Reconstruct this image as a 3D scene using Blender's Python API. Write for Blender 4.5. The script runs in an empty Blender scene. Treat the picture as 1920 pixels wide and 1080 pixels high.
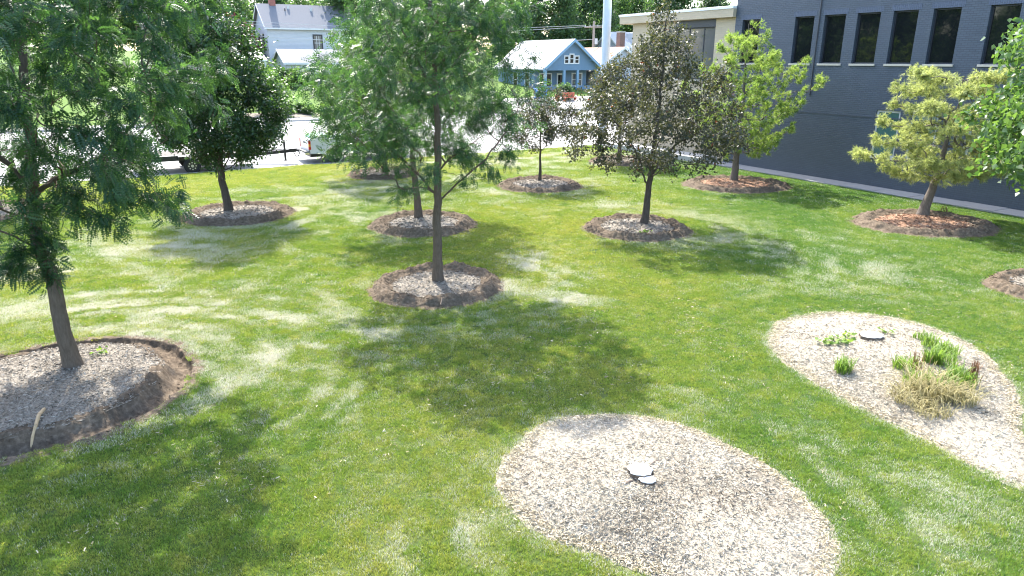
import bpy, math, random
import numpy as np
from mathutils import Vector

# ------------------------------------------------------------------ camera, sky, sun, exposure
S = bpy.context.scene
CAM_H, PITCH, FPX = 5.0, math.radians(18.0), 1320.0
cd = bpy.data.cameras.new('camera'); cam = bpy.data.objects.new('camera', cd); S.collection.objects.link(cam)
cam.location = (0, 0, CAM_H); cam.rotation_euler = (math.radians(90) - PITCH, 0, 0)
cd.sensor_width = 36.0; cd.lens = 36.0 * FPX / 1920.0; cd.clip_start = 0.1; cd.clip_end = 3000
S.camera = cam
SUN_EL = math.radians(51.0)
SUN_DIR = Vector((-0.35, 0.937, 0)).normalized() * math.cos(SUN_EL) + Vector((0, 0, math.sin(SUN_EL)))  # towards the sun
w = bpy.data.worlds.new('World'); S.world = w; w.use_nodes = True
nt = w.node_tree; bg = nt.nodes['Background']; sky = nt.nodes.new('ShaderNodeTexSky')
sky.sky_type = 'NISHITA'; sky.sun_disc = False; sky.sun_elevation = SUN_EL
sky.sun_rotation = math.atan2(SUN_DIR.x, SUN_DIR.y); sky.air_density = 1.0; sky.dust_density = 2.0; sky.ozone_density = 1.0
nt.links.new(sky.outputs[0], bg.inputs[0]); bg.inputs[1].default_value = 0.15
ld = bpy.data.lights.new('sun', 'SUN'); ld.energy = 2.8; ld.angle = math.radians(0.53); ld.color = (1.0, 0.95, 0.87)
sun = bpy.data.objects.new('sun', ld); S.collection.objects.link(sun)
sun.rotation_euler = SUN_DIR.to_track_quat('Z', 'Y').to_euler(); sun.location = (-20, 40, 60)
S.view_settings.view_transform = 'Standard'; S.view_settings.look = 'None'
S.view_settings.gamma = 1.0; S.view_settings.exposure = 2.35; S.view_settings.use_curve_mapping = False
S.render.engine = 'CYCLES'
cy = S.cycles
cy.use_denoising = True; cy.filter_width = 1.15; cy.max_bounces = 6; cy.diffuse_bounces = 3; cy.glossy_bounces = 3; cy.transmission_bounces = 4
cy.transparent_max_bounces = 6; cy.caustics_reflective = False; cy.caustics_refractive = False

# ------------------------------------------------------------------ helpers
COL = S.collection
GA = math.atan2(0.491, 0.871)                      # the street grid is turned by this angle
E1 = (math.cos(GA), math.sin(GA)); E2 = (-math.sin(GA), math.cos(GA))
def st2xy(s, t): return (s * E1[0] + t * E2[0], s * E1[1] + t * E2[1])
def xy2st(x, y): return (x * E1[0] + y * E1[1], x * E2[0] + y * E2[1])
def gp(px, py, z=0.0):
    """where the line of sight through a pixel of the survey photograph meets the level z"""
    u = (px - 960) / FPX; v = (py - 540) / FPX
    Z = -(math.sin(PITCH) + v * math.cos(PITCH)); Y = math.cos(PITCH) - v * math.sin(PITCH)
    k = (z - CAM_H) / Z
    return (u * k, Y * k)

def np_mesh(name, verts, faces, attrs=None, smooth=False):
    """verts (n,3); faces: one array (m,k) or a list of such arrays"""
    me = bpy.data.meshes.new(name)
    if not isinstance(faces, (list, tuple)): faces = [faces]
    faces = [np.asarray(f, dtype=np.int32) for f in faces if len(f)]
    verts = np.asarray(verts, dtype=np.float32)
    me.vertices.add(len(verts)); me.vertices.foreach_set('co', verts.ravel())
    idx = np.concatenate([f.ravel() for f in faces]) if faces else np.zeros(0, np.int32)
    tot = np.concatenate([np.full(len(f), f.shape[1], np.int32) for f in faces]) if faces else np.zeros(0, np.int32)
    start = np.concatenate([[0], np.cumsum(tot)[:-1]]).astype(np.int32) if len(tot) else tot
    me.loops.add(len(idx)); me.loops.foreach_set('vertex_index', idx)
    me.polygons.add(len(tot)); me.polygons.foreach_set('loop_start', start)
    if smooth: me.polygons.foreach_set('use_smooth', np.ones(len(tot), bool))
    for k, v in (attrs or {}).items():
        a = me.attributes.new(k, 'FLOAT', 'POINT'); a.data.foreach_set('value', np.asarray(v, np.float32))
    me.update(calc_edges=True)
    return me

def link(name, me, mat=None, parent=None, loc=None, rz=0.0):
    o = bpy.data.objects.new(name, me); COL.objects.link(o)
    if mat is not None and len(me.materials) == 0: me.materials.append(mat)
    if parent is not None: o.parent = parent
    if loc is not None: o.location = loc
    if rz: o.rotation_euler = (0, 0, rz)
    return o
def tag(o, label=None, cat=None, group=None, kind=None):
    if label: o['label'] = label
    if cat: o['category'] = cat
    if group: o['group'] = group
    if kind: o['kind'] = kind
    return o
def thing(name, label, cat, loc=(0, 0, 0), rz=0.0, group=None):
    o = bpy.data.objects.new(name, None); COL.objects.link(o); o.empty_display_size = 0.3
    o.location = loc; o.rotation_euler = (0, 0, rz)
    return tag(o, label, cat, group)

class MB:
    """collects simple solids into one mesh"""
    def __init__(s): s.v = []; s.f = []
    def add(s, vs, fs):
        b = len(s.v); s.v += [tuple(p) for p in vs]; s.f += [tuple(b + i for i in f) for f in fs]; return s
    def box(s, x0, x1, y0, y1, z0, z1):
        return s.add([(x0,y0,z0),(x1,y0,z0),(x1,y1,z0),(x0,y1,z0),(x0,y0,z1),(x1,y0,z1),(x1,y1,z1),(x0,y1,z1)],
                     [(0,3,2,1),(4,5,6,7),(0,1,5,4),(1,2,6,5),(2,3,7,6),(3,0,4,7)])
    def prism(s, poly, axis, a0, a1):
        """poly in the two other axes (order kept), pushed along axis from a0 to a1"""
        n = len(poly)
        def P(p, a): return (a, p[0], p[1]) if axis == 'x' else (p[0], a, p[1]) if axis == 'y' else (p[0], p[1], a)
        vs = [P(p, a0) for p in poly] + [P(p, a1) for p in poly]
        fs = [tuple(range(n)), tuple(range(2*n-1, n-1, -1))] + [(i, n+i, n+(i+1)%n, (i+1)%n) for i in range(n)]
        return s.add(vs, fs)
    def cyl(s, p0, p1, r0, r1=None, n=12):
        r1 = r0 if r1 is None else r1
        p0 = Vector(p0); p1 = Vector(p1); d = (p1 - p0).normalized()
        a = d.orthogonal().normalized(); b = d.cross(a)
        vs = []
        for p, r in ((p0, r0), (p1, r1)):
            vs += [p + (a * math.cos(2*math.pi*i/n) + b * math.sin(2*math.pi*i/n)) * r for i in range(n)]
        fs = [(i, (i+1)%n, n+(i+1)%n, n+i) for i in range(n)] + [tuple(range(n-1, -1, -1)), tuple(range(n, 2*n))]
        return s.add(vs, fs)
    def tube(s, pts, r, n=6):
        for a, b in zip(pts[:-1], pts[1:]): s.cyl(a, b, r, r, n)
        return s
    def obj(s, name, mat, parent=None, loc=None, rz=0.0, bevel=0.0):
        me = bpy.data.meshes.new(name); me.from_pydata(s.v, [], s.f); me.update()
        o = link(name, me, mat, parent, loc, rz)
        if bevel:
            m = o.modifiers.new('bevel', 'BEVEL'); m.width = bevel; m.segments = 2; m.limit_method = 'ANGLE'
        return o

# --- smooth value noise in numpy
_rs = np.random.RandomState(7)
_tab = _rs.rand(256, 256).astype(np.float32)
def vnoise(x, y):
    x = np.asarray(x, np.float64); y = np.asarray(y, np.float64)
    xi = np.floor(x).astype(int); yi = np.floor(y).astype(int); fx = x - xi; fy = y - yi
    fx = fx*fx*(3-2*fx); fy = fy*fy*(3-2*fy)
    g = lambda i, j: _tab[i & 255, j & 255]
    return (g(xi,yi)*(1-fx)+g(xi+1,yi)*fx)*(1-fy) + (g(xi,yi+1)*(1-fx)+g(xi+1,yi+1)*fx)*fy
def fbm(x, y, o=3):
    v = 0; a = 0.5; t = 0
    for k in range(o):
        v = v + a * vnoise(x * 2**k + 17.3*k, y * 2**k + 5.1*k); t += a; a *= 0.5
    return v / t
def smooth(a, b, x):
    t = np.clip((x - a) / (b - a), 0, 1); return t*t*(3-2*t)

# ------------------------------------------------------------------ materials
MATS = {}
def mat(name):
    m = bpy.data.materials.new(name); m.use_nodes = True; MATS[name] = m
    return m, m.node_tree, m.node_tree.nodes['Principled BSDF']
def node(nt, t, **kw):
    n = nt.nodes.new(t)
    for k, v in kw.items(): setattr(n, k, v)
    return n
def setin(n, **kw):
    for k, v in kw.items(): n.inputs[k.replace('_', ' ')].default_value = v
def ramp(nt, fac, stops):
    r = nt.nodes.new('ShaderNodeValToRGB'); e = r.color_ramp.elements
    while len(e) < len(stops): e.new(0.5)
    for el, (p, c) in zip(e, stops): el.position = p; el.color = (c[0], c[1], c[2], 1)
    nt.links.new(fac, r.inputs[0]); return r.outputs[0]
def mixc(nt, f, a, b, mode='MIX'):
    n = nt.nodes.new('ShaderNodeMix'); n.data_type = 'RGBA'; n.blend_type = mode
    for sock, v in ((n.inputs[0], f), (n.inputs[6], a), (n.inputs[7], b)):
        if isinstance(v, bpy.types.NodeSocket): nt.links.new(v, sock)
        elif isinstance(v, (int, float)): sock.default_value = v
        else: sock.default_value = (v[0], v[1], v[2], 1)
    return n.outputs[2]
def mth(nt, op, a, b=0.0, clamp=False):
    n = nt.nodes.new('ShaderNodeMath'); n.operation = op; n.use_clamp = clamp
    for i, v in enumerate((a, b)):
        if isinstance(v, bpy.types.NodeSocket): nt.links.new(v, n.inputs[i])
        else: n.inputs[i].default_value = v
    return n.outputs[0]
def noise(nt, vec, scale, detail=4, rough=0.55, dist=0.0):
    n = nt.nodes.new('ShaderNodeTexNoise'); setin(n, Scale=scale, Detail=detail, Roughness=rough, Distortion=dist)
    if vec is not None: nt.links.new(vec, n.inputs['Vector'])
    return n.outputs['Fac']
def bump(nt, bsdf, h, strength=0.5, dist=0.02):
    b = nt.nodes.new('ShaderNodeBump'); setin(b, Strength=strength, Distance=dist)
    nt.links.new(h, b.inputs['Height']); nt.links.new(b.outputs[0], bsdf.inputs['Normal'])
def pos(nt): return nt.nodes.new('ShaderNodeNewGeometry').outputs['Position']
def objc(nt): return nt.nodes.new('ShaderNodeTexCoord').outputs['Object']

def plain(name, c, rough=0.6, var=0.12, scale=6.0, metallic=0.0, spec=0.5, bmp=0.0):
    m, nt, b = mat(name)
    n = noise(nt, objc(nt), scale, 5)
    col = mixc(nt, n, tuple(x*(1-var) for x in c), tuple(min(1, x*(1+var)) for x in c))
    nt.links.new(col, b.inputs['Base Color']); setin(b, Roughness=rough, Metallic=metallic)
    b.inputs['Specular IOR Level'].default_value = spec
    if bmp: bump(nt, b, noise(nt, objc(nt), scale*4, 6), bmp, 0.01)
    return m

def leaf_mat(name, dark, light, trans, tcol, rough=0.45, spec=0.4, rare=None):
    m, nt, b = mat(name)
    at = node(nt, 'ShaderNodeAttribute', attribute_name='rnd')
    big = noise(nt, pos(nt), 0.9, 2)
    f = mth(nt, 'ADD', mth(nt, 'MULTIPLY', at.outputs['Fac'], 0.65), mth(nt, 'MULTIPLY', big, 0.35))
    col = ramp(nt, f, [(0.15, dark), (0.85, light)])
    if rare is not None:
        col = mixc(nt, mth(nt, 'GREATER_THAN', at.outputs['Fac'], 0.994), col, rare)
    nt.links.new(col, b.inputs['Base Color']); setin(b, Roughness=rough); b.inputs['Specular IOR Level'].default_value = spec
    t = nt.nodes.new('ShaderNodeBsdfTranslucent')
    nt.links.new(mixc(nt, 1.0, col, tcol, 'MULTIPLY'), t.inputs[0])
    ms = nt.nodes.new('ShaderNodeMixShader'); ms.inputs[0].default_value = trans
    nt.links.new(b.outputs[0], ms.inputs[1]); nt.links.new(t.outputs[0], ms.inputs[2])
    nt.links.new(ms.outputs[0], nt.nodes['Material Output'].inputs[0])
    return m

M_locust = leaf_mat('locust_leaf', (0.017, 0.050, 0.029), (0.050, 0.106, 0.046), 0.34, (3.2, 3.1, 1.2), 0.42, 0.34)
M_locust2 = leaf_mat('locust_leaf_pale', (0.024, 0.056, 0.024), (0.066, 0.115, 0.044), 0.36, (3.0, 3.0, 1.1), 0.38, 0.42)
M_pear = leaf_mat('pear_leaf', (0.017, 0.046, 0.022), (0.046, 0.095, 0.032), 0.30, (2.8, 2.8, 1.1), 0.36, 0.5)
M_crab = leaf_mat('crab_leaf', (0.026, 0.038, 0.024), (0.080, 0.078, 0.055), 0.28, (2.2, 2.2, 1.0), 0.45, 0.30, (0.16, 0.045, 0.03))
M_linden = leaf_mat('linden_leaf', (0.042, 0.095, 0.028), (0.115, 0.19, 0.058), 0.36, (2.1, 2.1, 1.0), 0.40, 0.5)
M_pine = leaf_mat('pine_needle', (0.12, 0.20, 0.042), (0.32, 0.39, 0.11), 0.42, (1.7, 1.8, 1.1), 0.5, 0.3)
M_pine2 = leaf_mat('pine_needle_straw', (0.22, 0.255, 0.085), (0.46, 0.485, 0.22), 0.42, (1.5, 1.55, 1.1), 0.5, 0.3)
M_far = leaf_mat('far_leaf', (0.045, 0.095, 0.035), (0.12, 0.19, 0.07), 0.35, (2.2, 2.3, 1.2), 0.5, 0.3)
M_far2 = leaf_mat('far_leaf_dark', (0.035, 0.072, 0.035), (0.085, 0.14, 0.06), 0.35, (2.2, 2.3, 1.2), 0.5, 0.3)
M_plum = leaf_mat('plum_leaf', (0.05, 0.015, 0.022), (0.14, 0.05, 0.06), 0.3, (2.0, 1.5, 1.5), 0.4, 0.4)
M_weed = leaf_mat('weed_blade', (0.085, 0.165, 0.03), (0.19, 0.27, 0.065), 0.4, (2.0, 2.0, 1.0), 0.5, 0.3)
M_straw = leaf_mat('dead_blade', (0.17, 0.15, 0.055), (0.42, 0.37, 0.20), 0.3, (1.4, 1.4, 1.2), 0.7, 0.2)
M_brownstalk = leaf_mat('brown_stalk', (0.10, 0.06, 0.035), (0.22, 0.13, 0.08), 0.2, (1.5, 1.3, 1.2), 0.8, 0.1)

def bark_mat(name, dark, light):
    m, nt, b = mat(name)
    mp = node(nt, 'ShaderNodeMapping'); setin(mp, Scale=(1, 1, 0.22)); nt.links.new(objc(nt), mp.inputs[0])
    n = noise(nt, mp.outputs[0], 30, 6, 0.65, 0.4); n2 = noise(nt, objc(nt), 5, 3)
    col = mixc(nt, n2, ramp(nt, n, [(0.3, dark), (0.7, light)]), tuple(0.7*x for x in light))
    nt.links.new(col, b.inputs['Base Color']); setin(b, Roughness=0.9); b.inputs['Specular IOR Level'].default_value = 0.15
    bump(nt, b, n, 0.9, 0.02); return m
M_bark = bark_mat('bark', (0.055, 0.042, 0.032), (0.17, 0.135, 0.105))
M_bark_dark = bark_mat('bark_dark', (0.035, 0.028, 0.024), (0.12, 0.10, 0.085))
M_bark_pine = bark_mat('bark_pine', (0.05, 0.042, 0.036), (0.21, 0.18, 0.155))

# grass blades: share of dried or sheen-painted blades, and hue, are carried by each tuft
m, nt, b = mat('grass_blade'); M_grass = m
dry = node(nt, 'ShaderNodeAttribute', attribute_type='INSTANCER', attribute_name='dry')
hue = node(nt, 'ShaderNodeAttribute', attribute_type='INSTANCER', attribute_name='hue')
isl = node(nt, 'ShaderNodeNewGeometry').outputs['Random Per Island']
fine = noise(nt, pos(nt), 4.0, 6, 0.75)
h2 = mth(nt, 'ADD', mth(nt, 'MULTIPLY', hue.outputs['Fac'], 0.62), mth(nt, 'MULTIPLY', mth(nt, 'ADD', isl, fine), 0.24))
green = ramp(nt, h2, [(0.20, (0.072, 0.170, 0.030)), (0.48, (0.172, 0.255, 0.038)), (0.80, (0.33, 0.33, 0.078))])
grain = ramp(nt, noise(nt, pos(nt), 28, 3, 0.7), [(0.34, (0.46, 0.50, 0.46)), (0.52, (1.0, 1.0, 1.0)), (0.68, (1.45, 1.38, 1.40))])
green = mixc(nt, 1.0, green, grain, 'MULTIPLY')
df = mth(nt, 'ADD', dry.outputs['Fac'], mth(nt, 'MULTIPLY', mth(nt, 'SUBTRACT', fine, 0.5), 0.75))
isdry = mth(nt, 'LESS_THAN', mth(nt, 'FRACT', mth(nt, 'MULTIPLY', isl, 7.31)), df)
col = mixc(nt, isdry, green, mixc(nt, isl, (0.52, 0.515, 0.41), (0.78, 0.77, 0.68)))  # pale blades: dried straw, plus sky sheen of bent blades put into the colour
nt.links.new(col, b.inputs['Base Color']); setin(b, Roughness=0.45); b.inputs['Specular IOR Level'].default_value = 0.35
tr = node(nt, 'ShaderNodeBsdfTranslucent'); nt.links.new(mixc(nt, isdry, mixc(nt, 1.0, green, (1.7, 1.7, 1.0), 'MULTIPLY'), (0.60, 0.575, 0.43)), tr.inputs[0])
ms = node(nt, 'ShaderNodeMixShader'); ms.inputs[0].default_value = 0.4
nt.links.new(b.outputs[0], ms.inputs[1]); nt.links.new(tr.outputs[0], ms.inputs[2]); nt.links.new(ms.outputs[0], nt.nodes['Material Output'].inputs[0])

# turf under the blades
m, nt, b = mat('turf'); M_turf = m
dry = node(nt, 'ShaderNodeAttribute', attribute_name='dry'); hue = node(nt, 'ShaderNodeAttribute', attribute_name='hue')
n = noise(nt, pos(nt), 14, 5, 0.65)
g0 = ramp(nt, mth(nt, 'ADD', mth(nt, 'MULTIPLY', hue.outputs['Fac'], 0.6), mth(nt, 'MULTIPLY', n, 0.4)),
          [(0.25, (0.022, 0.055, 0.012)), (0.75, (0.07, 0.09, 0.022))])
col = mixc(nt, mth(nt, 'MULTIPLY', dry.outputs['Fac'], n, True), g0, (0.42, 0.38, 0.24))
nt.links.new(col, b.inputs['Base Color']); setin(b, Roughness=0.95); b.inputs['Specular IOR Level'].default_value = 0.1
bump(nt, b, noise(nt, pos(nt), 60, 4), 0.6, 0.02)

m, nt, b = mat('far_turf'); M_farturf = m
n = noise(nt, pos(nt), 0.35, 6, 0.6); n2 = noise(nt, pos(nt), 6, 5, 0.7)
col = mixc(nt, mth(nt, 'MULTIPLY', n2, 0.5), ramp(nt, n, [(0.3, (0.055, 0.12, 0.022)), (0.7, (0.09, 0.155, 0.030))]), (0.14, 0.17, 0.05))
nt.links.new(col, b.inputs['Base Color']); setin(b, Roughness=0.95); b.inputs['Specular IOR Level'].default_value = 0.1
bump(nt, b, noise(nt, pos(nt), 25, 4), 0.7, 0.05)

def earth(name, stops, scale, bmp=0.8):
    m, nt, b = mat(name)
    n = noise(nt, pos(nt), scale, 8, 0.68); big = noise(nt, pos(nt), 1.6, 3)
    col = ramp(nt, mth(nt, 'ADD', mth(nt, 'MULTIPLY', n, 0.75), mth(nt, 'MULTIPLY', big, 0.25)), stops)
    nt.links.new(col, b.inputs['Base Color']); setin(b, Roughness=1.0); b.inputs['Specular IOR Level'].default_value = 0.05
    bump(nt, b, noise(nt, pos(nt), scale*1.5, 8, 0.7), bmp, 0.03); return m
M_soil = earth('soil', [(0.30, (0.048, 0.036, 0.027)), (0.52, (0.125, 0.098, 0.072)), (0.70, (0.23, 0.185, 0.14))], 14)
M_mulch = earth('mulch', [(0.34, (0.07, 0.058, 0.046)), (0.47, (0.21, 0.185, 0.152)), (0.62, (0.36, 0.325, 0.275))], 40)
M_mulch_red = earth('mulch_red', [(0.34, (0.10, 0.055, 0.035)), (0.52, (0.29, 0.175, 0.115)), (0.68, (0.46, 0.34, 0.25))], 24)
M_bleached = earth('bleached_mulch', [(0.33, (0.13, 0.11, 0.088)), (0.45, (0.30, 0.268, 0.21)), (0.60, (0.46, 0.415, 0.33))], 60)
def chip_mat(name, stops):
    m, nt, b = mat(name); a = node(nt, 'ShaderNodeAttribute', attribute_name='rnd')
    nt.links.new(ramp(nt, a.outputs['Fac'], stops), b.inputs['Base Color']); setin(b, Roughness=0.9); b.inputs['Specular IOR Level'].default_value = 0.15
    return m
M_chip = chip_mat('wood_chip', [(0.0, (0.05, 0.042, 0.034)), (0.3, (0.17, 0.15, 0.122)), (1.0, (0.45, 0.41, 0.35))])
M_chip_red = chip_mat('wood_chip_red', [(0.0, (0.10, 0.05, 0.03)), (0.5, (0.30, 0.17, 0.11)), (1.0, (0.50, 0.38, 0.28))])
M_chip_pale = chip_mat('wood_chip_pale', [(0.0, (0.07, 0.056, 0.042)), (0.28, (0.20, 0.168, 0.128)), (0.50, (0.34, 0.305, 0.24)), (1.0, (0.56, 0.51, 0.415))])
M_fringe = chip_mat('straw_shred', [(0.0, (0.26, 0.21, 0.13)), (0.5, (0.46, 0.39, 0.26)), (1.0, (0.62, 0.55, 0.40))])
M_clod = chip_mat('soil_clod', [(0.0, (0.04, 0.030, 0.022)), (0.6, (0.11, 0.086, 0.062)), (1.0, (0.21, 0.17, 0.125))])

m, nt, b = mat('concrete'); M_conc = m
n = noise(nt, pos(nt), 1.2, 6, 0.6); n2 = noise(nt, pos(nt), 40, 4)
col = mixc(nt, n, (0.27, 0.265, 0.25), (0.35, 0.345, 0.33)); col = mixc(nt, mth(nt, 'MULTIPLY', n2, 0.3), col, (0.22, 0.215, 0.20))
nt.links.new(col, b.inputs['Base Color']); setin(b, Roughness=0.9); bump(nt, b, n2, 0.2, 0.005)
M_slab = plain('paving_slab', (0.27, 0.27, 0.27), 0.85, 0.14, 3.0, bmp=0.2)
M_kerb = plain('kerb_concrete', (0.40, 0.39, 0.37), 0.85, 0.15, 3.0)

def brick_mat(name, c1, c2, mortar, mscale, bstr, rough=0.7, vertical=False):
    m, nt, b = mat(name)
    sp = node(nt, 'ShaderNodeSeparateXYZ'); nt.links.new(objc(nt), sp.inputs[0])
    cb = node(nt, 'ShaderNodeCombineXYZ')
    xy = mth(nt, 'ADD', sp.outputs[0], sp.outputs[1])
    nt.links.new(sp.outputs[2] if vertical else xy, cb.inputs[0]); nt.links.new(xy if vertical else sp.outputs[2], cb.inputs[1])
    br = node(nt, 'ShaderNodeTexBrick'); nt.links.new(cb.outputs[0], br.inputs['Vector'])
    setin(br, Scale=1.0, Mortar_Size=0.009, Mortar_Smooth=0.3, Bias=0.0, Brick_Width=mscale[0], Row_Height=mscale[1])
    br.inputs['Color1'].default_value = (*c1, 1); br.inputs['Color2'].default_value = (*c2, 1); br.inputs['Mortar'].default_value = (*mortar, 1)
    n = noise(nt, objc(nt), 1.3, 5); n2 = noise(nt, objc(nt), 25, 4)
    n3 = noise(nt, objc(nt), 0.35, 5, 0.65)
    col = mixc(nt, mth(nt, 'MULTIPLY', n, 0.45), br.outputs['Color'], tuple(0.58*x for x in c1)); col = mixc(nt, mth(nt, 'MULTIPLY', n3, 0.35), col, tuple(1.5*x for x in c1))
    nt.links.new(col, b.inputs['Base Color']); setin(b, Roughness=rough)
    h = mth(nt, 'ADD', mth(nt, 'MULTIPLY', br.outputs['Fac'], -1.0), mth(nt, 'MULTIPLY', n2, 0.45))
    bump(nt, b, h, bstr, 0.012); return m
M_navy = brick_mat('navy_brick', (0.062, 0.079, 0.105), (0.076, 0.096, 0.126), (0.036, 0.046, 0.066), (0.21, 0.075), 1.0, 0.5)
M_navy_soldier = brick_mat('navy_soldier_brick', (0.072, 0.092, 0.138), (0.090, 0.112, 0.160), (0.046, 0.060, 0.094), (0.21, 0.075), 0.9, 0.55, True)
M_beige = brick_mat('beige_brick', (0.47, 0.38, 0.26), (0.52, 0.43, 0.30), (0.42, 0.36, 0.27), (0.40, 0.10), 0.4, 0.8)
M_redbrick = brick_mat('red_brick', (0.33, 0.10, 0.07), (0.26, 0.08, 0.06), (0.35, 0.28, 0.24), (0.22, 0.075), 0.6, 0.85)
M_brownbrick = brick_mat('brown_brick', (0.16, 0.085, 0.065), (0.11, 0.065, 0.055), (0.25, 0.21, 0.18), (0.22, 0.075), 0.6, 0.85)
def siding_mat(name, c, pitch=0.15, strength=0.8):
    m, nt, b = mat(name)
    sp = node(nt, 'ShaderNodeSeparateXYZ'); nt.links.new(objc(nt), sp.inputs[0])
    saw = mth(nt, 'FRACT', mth(nt, 'DIVIDE', sp.outputs[2], pitch))
    n = noise(nt, objc(nt), 2.0, 5)
    nt.links.new(mixc(nt, n, tuple(0.88*x for x in c), c), b.inputs['Base Color']); setin(b, Roughness=0.6)
    bump(nt, b, mth(nt, 'MULTIPLY', saw, -1.0), strength, 0.02); return m
M_whiteside = siding_mat('white_siding', (0.52, 0.535, 0.55)); M_tanside = siding_mat('tan_siding', (0.34, 0.27, 0.22))
M_blueside = siding_mat('blue_siding', (0.12, 0.205, 0.30), 0.12, 0.5); M_greyside = siding_mat('grey_siding', (0.42, 0.45, 0.52))
def shingle_mat(name, c):
    m, nt, b = mat(name)
    n = noise(nt, objc(nt), 1.0, 4); n2 = noise(nt, objc(nt), 18, 4, 0.7)
    col = mixc(nt, n2, tuple(0.7*x for x in c), tuple(1.25*x for x in c)); col = mixc(nt, mth(nt, 'MULTIPLY', n, 0.4), col, tuple(0.8*x for x in c))
    nt.links.new(col, b.inputs['Base Color']); setin(b, Roughness=0.9); bump(nt, b, n2, 0.5, 0.02); return m
M_roofgrey = shingle_mat('grey_shingle', (0.17, 0.175, 0.19)); M_rooflight = shingle_mat('pale_shingle', (0.44, 0.44, 0.45))
M_roofmid = shingle_mat('mid_grey_shingle', (0.22, 0.22, 0.23)); M_rooftan = shingle_mat('tan_shingle', (0.42, 0.27, 0.19)); M_roofdark = shingle_mat('dark_shingle', (0.07, 0.08, 0.10))
M_white = plain('white_paint', (0.62, 0.62, 0.61), 0.45, 0.04); M_bluetrim = plain('blue_trim', (0.17, 0.29, 0.41), 0.5, 0.06)
M_blacktrim = plain('black_trim', (0.02, 0.02, 0.023), 0.45); M_darkframe = plain('dark_frame', (0.030, 0.034, 0.045), 0.4)
M_stone = plain('stone_sill', (0.50, 0.45, 0.37), 0.8, 0.12, 8); M_frame_grey = plain('pale_frame', (0.52, 0.52, 0.50), 0.5)
M_coping = plain('white_coping', (0.80, 0.80, 0.79), 0.5, 0.05)
def glass_mat(name, c, rough=0.03):
    m, nt, b = mat(name); n = noise(nt, objc(nt), 0.8, 3)
    nt.links.new(mixc(nt, n, tuple(0.6*x for x in c), c), b.inputs['Base Color']); setin(b, Roughness=rough, IOR=1.52)
    b.inputs['Specular IOR Level'].default_value = 0.5
    bump(nt, b, noise(nt, objc(nt), 1.2, 2), 0.06, 0.02); return m
M_glass = glass_mat('dark_glass', (0.012, 0.014, 0.016)); M_glassgreen = glass_mat('green_glass', (0.09, 0.19, 0.17), 0.06)
M_glassgrey = glass_mat('grey_glass', (0.16, 0.155, 0.15), 0.05)
M_polemetal = plain('pole_metal', (0.50, 0.56, 0.64), 0.42, 0.08, 2.5); M_poledark = plain('pole_base', (0.14, 0.115, 0.085), 0.9, 0.35, 14, bmp=0.6)
M_polewood = plain('pole_wood', (0.30, 0.25, 0.21), 0.9, 0.2, 8)
M_black = plain('black_steel', (0.016, 0.016, 0.018), 0.42, 0.2, 8); M_rubber = plain('rubber', (0.018, 0.018, 0.018), 0.85, 0.2)
M_alloy = plain('alloy', (0.45, 0.45, 0.46), 0.35, 0.1, metallic=0.8); M_deck = plain('deck_board', (0.10, 0.085, 0.07), 0.9, 0.3, 10)
m, nt, b = mat('white_car_paint'); M_car = m
nt.links.new(mixc(nt, noise(nt, objc(nt), 2.0, 4), (0.58, 0.59, 0.60), (0.66, 0.66, 0.66)), b.inputs['Base Color']); setin(b, Roughness=0.3, Coat_Weight=0.6, Coat_Roughness=0.05)
M_red = plain('red_lens', (0.45, 0.012, 0.012), 0.15); M_amber = plain('amber_lens', (0.65, 0.25, 0.02), 0.15); M_tarp = plain('green_tarp', (0.03, 0.15, 0.10), 0.5, 0.2)
M_chrome = plain('chrome', (0.6, 0.6, 0.6), 0.2, 0.05, metallic=1.0)
M_root = plain('bare_root', (0.42, 0.30, 0.17), 0.85, 0.25, 10, bmp=0.3); M_stick = plain('stick', (0.16, 0.12, 0.09), 0.9, 0.25, 10)
M_cutwood = plain('cut_wood', (0.70, 0.67, 0.61), 0.8, 0.10, 14, bmp=0.5)
M_orange = plain('orange_plastic', (0.40, 0.085, 0.04), 0.4); M_bluebin = plain('blue_plastic', (0.02, 0.16, 0.55), 0.4); M_timber = plain('pale_timber', (0.45, 0.40, 0.35), 0.8, 0.15)

# ------------------------------------------------------------------ beds: outlines on the ground (world x, y)
def poly_px(pts): return np.array([gp(*p) for p in pts])
def radial(center, poly, n):
    """distance from the centre to the outline for n directions"""
    th = np.linspace(0, 2*np.pi, n, endpoint=False); d = np.stack([np.cos(th), np.sin(th)], 1)
    a = poly - center; bb = np.roll(a, -1, 0); r = np.zeros(n)
    for i in range(len(a)):
        e = bb[i] - a[i]; den = d[:, 0]*e[1] - d[:, 1]*e[0]
        with np.errstate(divide='ignore', invalid='ignore'):
            k = (a[i, 0]*e[1] - a[i, 1]*e[0]) / den; q = (a[i, 0]*d[:, 1] - a[i, 1]*d[:, 0]) / den
        ok = (q >= 0) & (q <= 1) & (k > 0); r = np.where(ok, np.maximum(r, np.nan_to_num(k)), r)
    return th, r
def smooth_ring(r, k=5):
    ker = np.exp(-0.5*(np.arange(-k, k+1)/(k*0.5))**2); ker /= ker.sum()
    return np.convolve(np.concatenate([r[-k:], r, r[:k]]), ker, 'valid')
NA = 220
class Bed: pass
BEDS = []
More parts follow.
